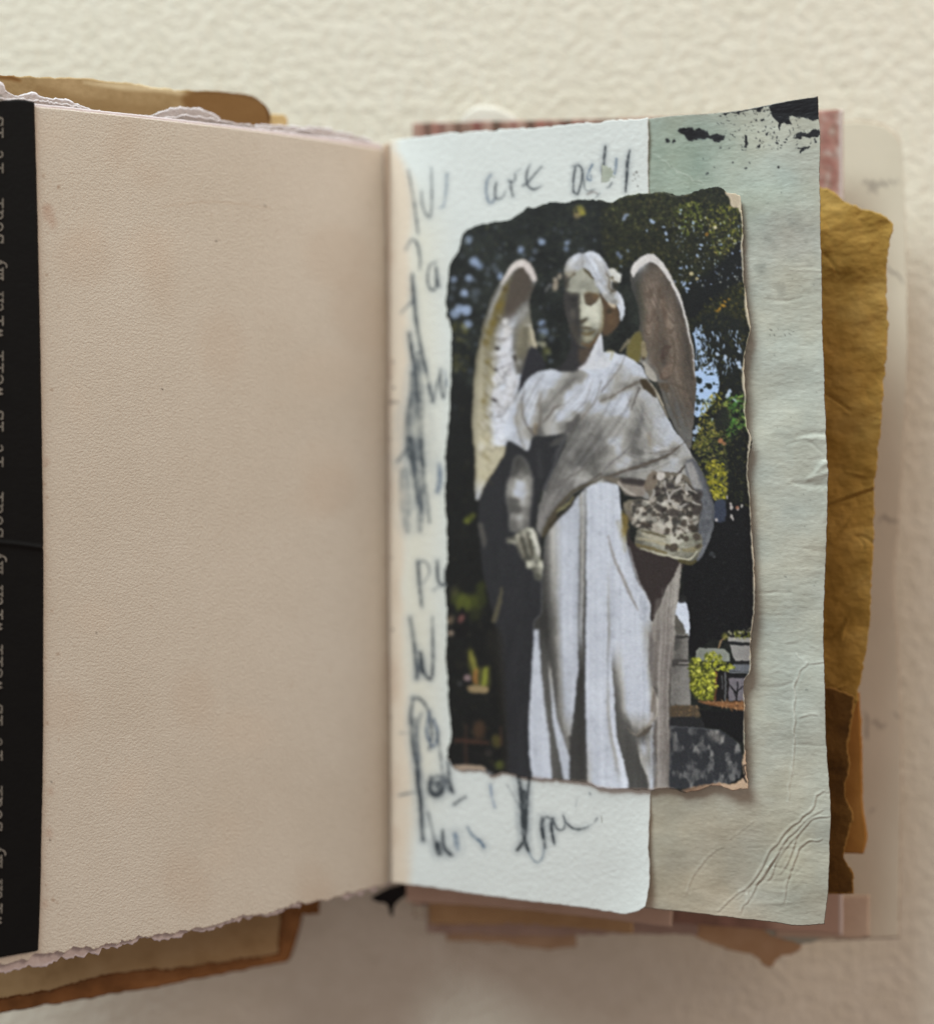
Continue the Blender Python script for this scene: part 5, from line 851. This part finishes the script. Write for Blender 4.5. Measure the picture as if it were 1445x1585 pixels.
tag(sage, 'sage green outer page with black ink splatters and a creased corner')

# ---- handwritten strip
cw = Canvas(580, 170, 1020, 1430, (226,229,226)); rs = np.random.RandomState(41)
_st = cw.stroke
def smudged(pts, w_, k, soft, a):
    w2 = [q*1.12+.3 for q in w_]
    _st(pts, [q*3+3 for q in w_], (140,146,152), 5.5, a*.36); soft = soft*1.5
    _st(pts, w2, np.array(k)*.86, soft, min(1, a*1.3))
cw.a += ((vnoise(cw.h, cw.w, 90, rs, 3)-.5)*8+(vnoise(cw.h, cw.w, 8, rs, 2)-.5)*4)[..., None]
# inner margin coloured tan, blending into white past a wavering edge
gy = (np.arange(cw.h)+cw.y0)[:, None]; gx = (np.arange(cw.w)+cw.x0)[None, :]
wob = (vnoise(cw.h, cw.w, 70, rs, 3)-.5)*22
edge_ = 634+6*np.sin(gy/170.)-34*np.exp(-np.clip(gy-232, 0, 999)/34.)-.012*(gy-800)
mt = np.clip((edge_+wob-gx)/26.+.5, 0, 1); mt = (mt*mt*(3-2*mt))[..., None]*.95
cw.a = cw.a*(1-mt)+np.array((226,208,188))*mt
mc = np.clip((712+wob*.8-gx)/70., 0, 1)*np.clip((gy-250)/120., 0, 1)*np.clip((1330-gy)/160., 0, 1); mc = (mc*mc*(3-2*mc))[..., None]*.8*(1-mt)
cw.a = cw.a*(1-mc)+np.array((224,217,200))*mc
cw.clip = np.clip(vnoise(cw.h, cw.w, 5, rs, 3)*2.4-.1, .55, 1)*np.clip(vnoise(cw.h, cw.w, 26, rs, 2)*1.6+.1, .3, 1)
def B(t, ox, oy, s): return [(ox+float(a.split(',')[0])/s, oy+float(a.split(',')[1])/s) for a in t.split()]
G1 = lambda t: B(t, 600, 200, 3.17); G2 = lambda t: B(t, 600, 680, 2.331); G3 = lambda t: B(t, 720, 210, 4.983); G4 = lambda t: B(t, 620, 1180, 4.25)
gr = (72,78,84); bl = (128,146,168)
W = smudged
for t,w_,k,a in [('100,200 118,300 135,400 148,510',[1,1.6,2.4,2],gr,.7),('165,300 172,380 200,430 215,380 214,190',[1,2.4,3,2.4,1.2],gr,.75),('290,220 285,300 275,370 258,384',[2,2,2,1],bl,.9),('88,590 110,548 128,542 148,575 158,640 156,690',[1.6,2.4,2.4,2.6,2.4,1.4],gr,.85),('240,650 205,670 195,740 210,785 235,775 236,670 250,772',[1,2,2,2.4,2,1.6,2.6],gr,.8),
    ('120,710 124,780 138,930 165,1080 190,1200 220,1340',[2.4,4.5,5,4.4,4,4.6],gr,.9),('66,900 95,870 120,845',[1.6,2,2],gr,.75),('104,1000 118,1090 135,1200 150,1340',[4.6,5,5,4],gr,.9),('125,1200 130,1300 128,1420 130,1585',[9,14,20,26],gr,.5),('150,1100 150,1250 158,1400 160,1560',[6,12,12,10],gr,.4),
    ('258,1180 240,1260 225,1330',[1.6,2.4,1.6],gr,.6),('258,1180 262,1280 275,1320 285,1230',[2,2.6,2,1.4],gr,.6),('280,1190 290,1260',[2,1],bl,.5),('110,1330 95,1450 105,1585',[6,10,10],gr,.4)]: W(G1(t), w_, k, .9, a)
for t,w_,k,a in [('82,0 90,60 100,140 112,230',[9,10,9,7],gr,.7),('118,0 126,120 120,260',[6,8,5],gr,.6),('35,80 60,45 80,20',[2,2.4,2],gr,.8),('60,120 62,220 70,330',[14,18,8],(120,126,130),.35),('150,300 140,200 130,120',[3,4,3],gr,.4),('120,250 116,330',[10,6],(110,116,122),.4),('186,90 188,150 178,190',[6,8,6],(110,126,150),.5),
    ('108,440 114,520 122,605',[3,4,3],gr,.85),('105,450 135,440 150,480 128,520',[1.6,2,1.6,1.4],gr,.5),('178,440 182,510 205,525 208,470',[3,3.4,3.4,2],gr,.85),('165,545 185,530',[2,1],gr,.6),('80,645 92,720 104,840 104,862',[4.6,5,4,3],gr,.9),('104,862 122,790 130,840 155,865 163,800 160,640',[3,3,4,4,3,2],gr,.85),('118,770 126,840',[5,6],gr,.7),
    ('92,935 82,1000 88,1100 108,1180 118,1300 124,1445',[3,3.6,4,4,4,3],gr,.9),('90,935 120,940 148,985 158,1060 150,1120',[2.6,3,3.4,3,2],gr,.85),('120,990 105,1050 112,1150 118,1220',[3,4,4,3],(96,102,110),.6),('150,985 140,1060 165,1110 180,1060 165,1010',[3,3,3.4,3,2.4],(92,108,134),.8),('95,1010 90,1090 100,1160',[6,7,5],gr,.45),('178,1060 190,1140 200,1240',[2,3,3],gr,.7),('45,1060 75,1062',[1.4,2],gr,.5),('40,1286 66,1280 90,1276',[1.6,2.4,1.6],gr,.7),
    ('160,1220 150,1260 175,1285 205,1250 185,1215 160,1225',[3,4,4,4,3,3],gr,.7),('170,1240 190,1270',[7,7],gr,.5),('205,1210 220,1260 235,1275',[2,3,2],gr,.8)]: W(G2(t), w_, k, .9, a)
for t,w_,k,a in [('200,300 170,340 160,420 175,500 200,520 235,470',[2,2.4,2.4,2.4,2,1.6],bl,.9),('240,360 228,420 234,480 280,480 310,430',[2,2.6,2.4,1.4,1.2],gr,.85),('330,340 360,360 385,330 380,290',[1.6,2.6,2,1.4],gr,.75),('352,350 352,400 366,465',[2,2.4,2.6],gr,.85),('395,280 430,250',[1,1],gr,.5),('500,220 480,260 470,330 485,390 530,412 590,385',[1,1.8,2.2,2.2,2.2,1],gr,.9),('440,385 480,360 540,290 590,235',[1,1.6,1.6,1],gr,.8),
    ('825,235 860,225',[1,1.6],gr,.6),('850,235 835,320 832,420 845,445',[2,2.6,2.4,2],gr,.9),('870,225 895,250 900,320 870,440 850,445',[2,2.4,2.4,2,2],gr,.85),('905,260 910,330 930,420 1000,410',[1.6,1.6,1.6,1],gr,.5),('980,220 950,280 940,330 970,340 965,300',[2,2.4,2,2,1.6],(110,132,160),.85),('1080,80 1072,160 1066,240',[2.4,4,2.6],gr,.95),('1060,240 1055,280 1075,300',[4,3,2],bl,.7),('1165,175 1160,240 1150,290',[3,4,3],bl,.7),('1268,110 1250,200 1245,300 1235,430',[2,4.5,4,2],gr,.9),('1130,360 1110,390 1090,400',[1.6,2,1],gr,.5),('1040,440 1000,480',[1,1],gr,.4),('940,450 990,430 1020,450',[2,2.4,1],(110,90,84),.4)]: W(G3(t), w_, k, .7, a)
for x,y,r in [(1320,280,2.2),(1300,300,1.6),(1310,330,1.4),(1328,388,1.4),(1290,345,1),(1335,310,1)]: cw.dot(720+x/4.983,210+y/4.983,r,(66,60,56),.7,.8)
for t,w_,k,a in [('105,0 110,120 130,260 138,420 150,515',[5,6,6,6,4],gr,.9),('200,100 190,180 230,215 270,190 250,130',[6,8,9,7,5],gr,.6),('310,0 320,120 345,200',[5,5,3],gr,.75),('180,330 205,440 235,580',[2,3,4],gr,.6),('275,450 285,560 330,610',[3,5,5],gr,.85),('240,540 255,600',[8,8],gr,.75),('360,480 375,570',[8,7],bl,.6),('350,280 390,250 430,225',[3,3,2],gr,.6),('440,430 470,480 520,520 550,560',[2,3,4,4],(110,132,156),.8),('590,150 600,230 620,300',[3,3,2],(150,168,196),.6),
    ('775,100 790,200 800,350 812,500 840,585',[6,6,6,6,4],(56,62,66),.95),('845,100 835,220 825,350 815,500 765,580',[4,3,5,5,4],(60,66,70),.9),('805,200 810,420',[9,7],(70,76,80),.7),('700,150 740,220 780,290',[1,1.6,1],gr,.35),
    ('840,590 870,640 905,660 935,620 942,560',[1.4,1.8,1.8,1.8,1.4],(130,148,164),.8),('935,370 930,440 950,560',[6,6,4],gr,.85),('1000,370 990,430 1010,540',[4,5,3],gr,.85),('955,360 1000,380 1030,440 1070,440 1080,390 1068,350',[2,2,2,1.6,1.8,1.4],gr,.75),('1090,400 1130,435 1170,442 1230,425',[1.8,2.6,3.6,3],(64,70,74),.95),('1230,425 1270,400 1290,370',[2,1.6,2.4],gr,.7),('1240,200 1245,210',[2,2],gr,.6),('1160,240 1150,290',[1.4,1.4],gr,.25)]: W(G4(t), w_, k, .8, a)
for x,y,r in [(608,560,2),(604,583,2),(609,600,2.4),(606,622,4),(614,622,2.6),(603,680,2),(606,864,2),(607,975,2.4),(604,1110,1.6),(602,1250,2)]: cw.dot(x,y,r,(104,84,74),1.4,.6)
for k in range(10): cw.dot(600+rs.random()*16, 300+rs.random()*1000, 5+8*rs.random(), (206,180,158), 5, .35, ry=14+20*rs.random())
# adhesive / tissue flakes round the picture
for t in ['640,1240 660,1210 690,1200 705,1192 725,1205 800,1215 850,1212 925,1215 930,1245 920,1280 870,1285 840,1270 800,1290 700,1280']: pass
cw.a = np.clip(cw.a, 0, 245)
chw = Canvas(580, 170, 1020, 1430, (0,0,0)); chw.a[..., 0] = (vnoise(cw.h, cw.w, 5, rs, 3)-.5)*.00007+(vnoise(cw.h, cw.w, 120, rs, 2)-.5)*.0004
m_strip = mat('white_cotton_paper', ink=True, bump=.5, bscale=800, bdist=.0002, rough=.8)
stripz = lambda x, y: zR(x, y)+.0006
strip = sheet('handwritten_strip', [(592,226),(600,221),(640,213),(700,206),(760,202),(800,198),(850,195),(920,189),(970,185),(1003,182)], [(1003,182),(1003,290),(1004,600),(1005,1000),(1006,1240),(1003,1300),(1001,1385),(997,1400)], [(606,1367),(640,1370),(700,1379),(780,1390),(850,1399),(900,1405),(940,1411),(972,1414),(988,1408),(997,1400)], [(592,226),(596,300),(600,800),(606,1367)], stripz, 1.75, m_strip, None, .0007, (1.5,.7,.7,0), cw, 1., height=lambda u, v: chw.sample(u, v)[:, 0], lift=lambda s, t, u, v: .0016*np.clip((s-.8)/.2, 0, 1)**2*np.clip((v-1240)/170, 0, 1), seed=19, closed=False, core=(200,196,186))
tag(strip, 'white handwritten paper strip beside the gutter, partly under the torn photograph', 'paper strip')

# ---- torn photograph of the stone angel
cp = paint_print()
m_print = mat('matte_photo_print', ink=True, bump=.35, bscale=1100, bdist=.00012, rough=.62, spec=.3)
printz = lambda x, y: zR(x, y)+.0010
pr = sheet('torn_photograph', PRINT_TOP, PRINT_RIGHT, PRINT_BOTTOM, PRINT_LEFT, printz, 1.25, m_print, None, .0006, (1.3,1.1,1.3,1.5), cp, PRINT_GAIN, lift=lambda s, t, u, v: .0011*np.clip((u-1040)/110, 0, 1)**2+.0004*np.clip((v-1170)/50, 0, 1)**2, seed=23, closed=False, core=(206,194,172))
tag(pr, 'torn photograph of a winged stone angel holding a flower basket', 'photograph')

# ---- black strip with typed words
m_blk = mat('black_card', [(9,8,8),(13,12,11)], scale=200, rough=.75, bump=.3, spec=.2, bump2=(160,.15,.0004,(1,1,1)))
cbh = Canvas(-100, 130, 80, 1520, (0,0,0)); cbh.stroke([(-60,836),(20,842),(72,849)], [3,4,4], (.0004,0,0), 2, 1, True, 'h')
zB = lambda x, y: zL(x, y)+.0005
blk = sheet('black_strip', [(-110,140),(-30,151),(10,154),(20,153),(52,157)], [(52,157),(56,300),(61,520),(64,700),(66,850),(66,1000),(65,1200),(63,1300),(61,1400),(58,1472)], [(-110,1505),(0,1483),(30,1477),(58,1472)], [(-110,140),(-110,1505)], zB, 3, m_blk, None, .0005, (.9,.15,.3,0), height=lambda u, v: cbh.sample(u, v)[:, 0], seed=24)
tag(blk, 'black paper strip with typed grey words along the left page', 'paper strip')
GL = {'i':['.12,.45 .32,.45 .32,0','.1,0 .54,0','.3,.62 .33,.62'],'t':['.28,.62 .28,.1 .34,.01 .48,.01 .56,.07','.1,.45 .52,.45'],'s':['.5,.34 .5,.44','.5,.4 .4,.46 .22,.46 .13,.36 .2,.26 .42,.21 .51,.12 .44,.0 .22,.0 .12,.07','.12,0 .12,.12'],
 'w':['.02,.45 .2,.45','.4,.45 .6,.45','.1,.45 .2,0 .31,.34 .42,0 .52,.45'],'e':['.13,.23 .52,.23 .5,.36 .4,.45 .24,.45 .13,.35 .11,.2 .17,.06 .3,0 .44,.01 .53,.08'],'l':['.14,.66 .32,.66 .32,0','.1,0 .54,0'],'h':['.06,.66 .16,.66 .16,0','.06,0 .26,0','.16,.34 .26,.44 .4,.45 .48,.36 .48,0','.38,0 .58,0'],
 'm':['.02,.45 .1,.45 .1,0','.02,0 .18,0','.1,.36 .18,.45 .27,.44 .31,.36 .31,0','.31,.36 .39,.45 .48,.44 .52,.36 .52,0','.45,0 .61,0','.26,0 .37,0'],'y':['.03,.45 .22,.45','.38,.45 .58,.45','.12,.45 .32,0','.5,.45 .32,0 .24,-.15 .15,-.2 .05,-.2'],'o':['.32,.46 .18,.4 .11,.23 .18,.06 .32,0 .46,.06 .53,.23 .46,.4 .32,.46'],'u':['.05,.45 .15,.45 .15,.12 .22,.02 .36,.01 .47,.12','.37,.45 .47,.45 .47,0 .57,0']}
verts, faces = [], []
def ribbon(P, wd):
    P = dense(P, .9); 
    if len(P) < 2: return
    t = np.gradient(P, axis=0); t /= np.hypot(*t.T)[:, None]+1e-9; nn = np.stack([-t[:,1], t[:,0]], -1)*wd/2
    P[0] -= t[0]*wd/2; P[-1] += t[-1]*wd/2
    b0 = len(verts); 
    for a, b in zip(P-nn, P+nn): verts.append(a); verts.append(b)
    for k in range(len(P)-1): faces.append((b0+2*k, b0+2*k+1, b0+2*k+3, b0+2*k+2))
PITCH, EM = 18.2, 30.
TXT = 'it is well with my soul  '
for rep in range(-1, 4):
    y_of_y = 406+455*rep; 
    for k, ch in enumerate(TXT):
        yb = y_of_y+(17-k)*PITCH+PITCH*.5
        if ch == ' ' or not (160 < yb < 1470): continue
        for st in GL[ch]:
            pts = [tuple(map(float, q.split(','))) for q in st.split()]
            base = 3.4+1.0*math.sin(yb/300.)
            ribbon([(base-py*EM*.95, yb-px*EM) for px, py in pts], 2.0)
V2 = np.array(verts); Wd = at(V2[:,0], V2[:,1], lambda x, y: zB(x, y)+.00012+0*x); Wd[:, 2] += cbh.sample(V2[:,0], V2[:,1])[:, 0]
lm = bpy.data.meshes.new('lettering'); lm.from_pydata([tuple(p) for p in Wd-np.array(blk.location)], [], faces); lm.materials.append(mat('grey_type', [(120,116,108),(158,152,142)], scale=500, bump=.1))
lo = bpy.data.objects.new('lettering', lm); sc.collection.objects.link(lo); lo.parent = blk
tag(lo, 'typed words it is well with my soul')
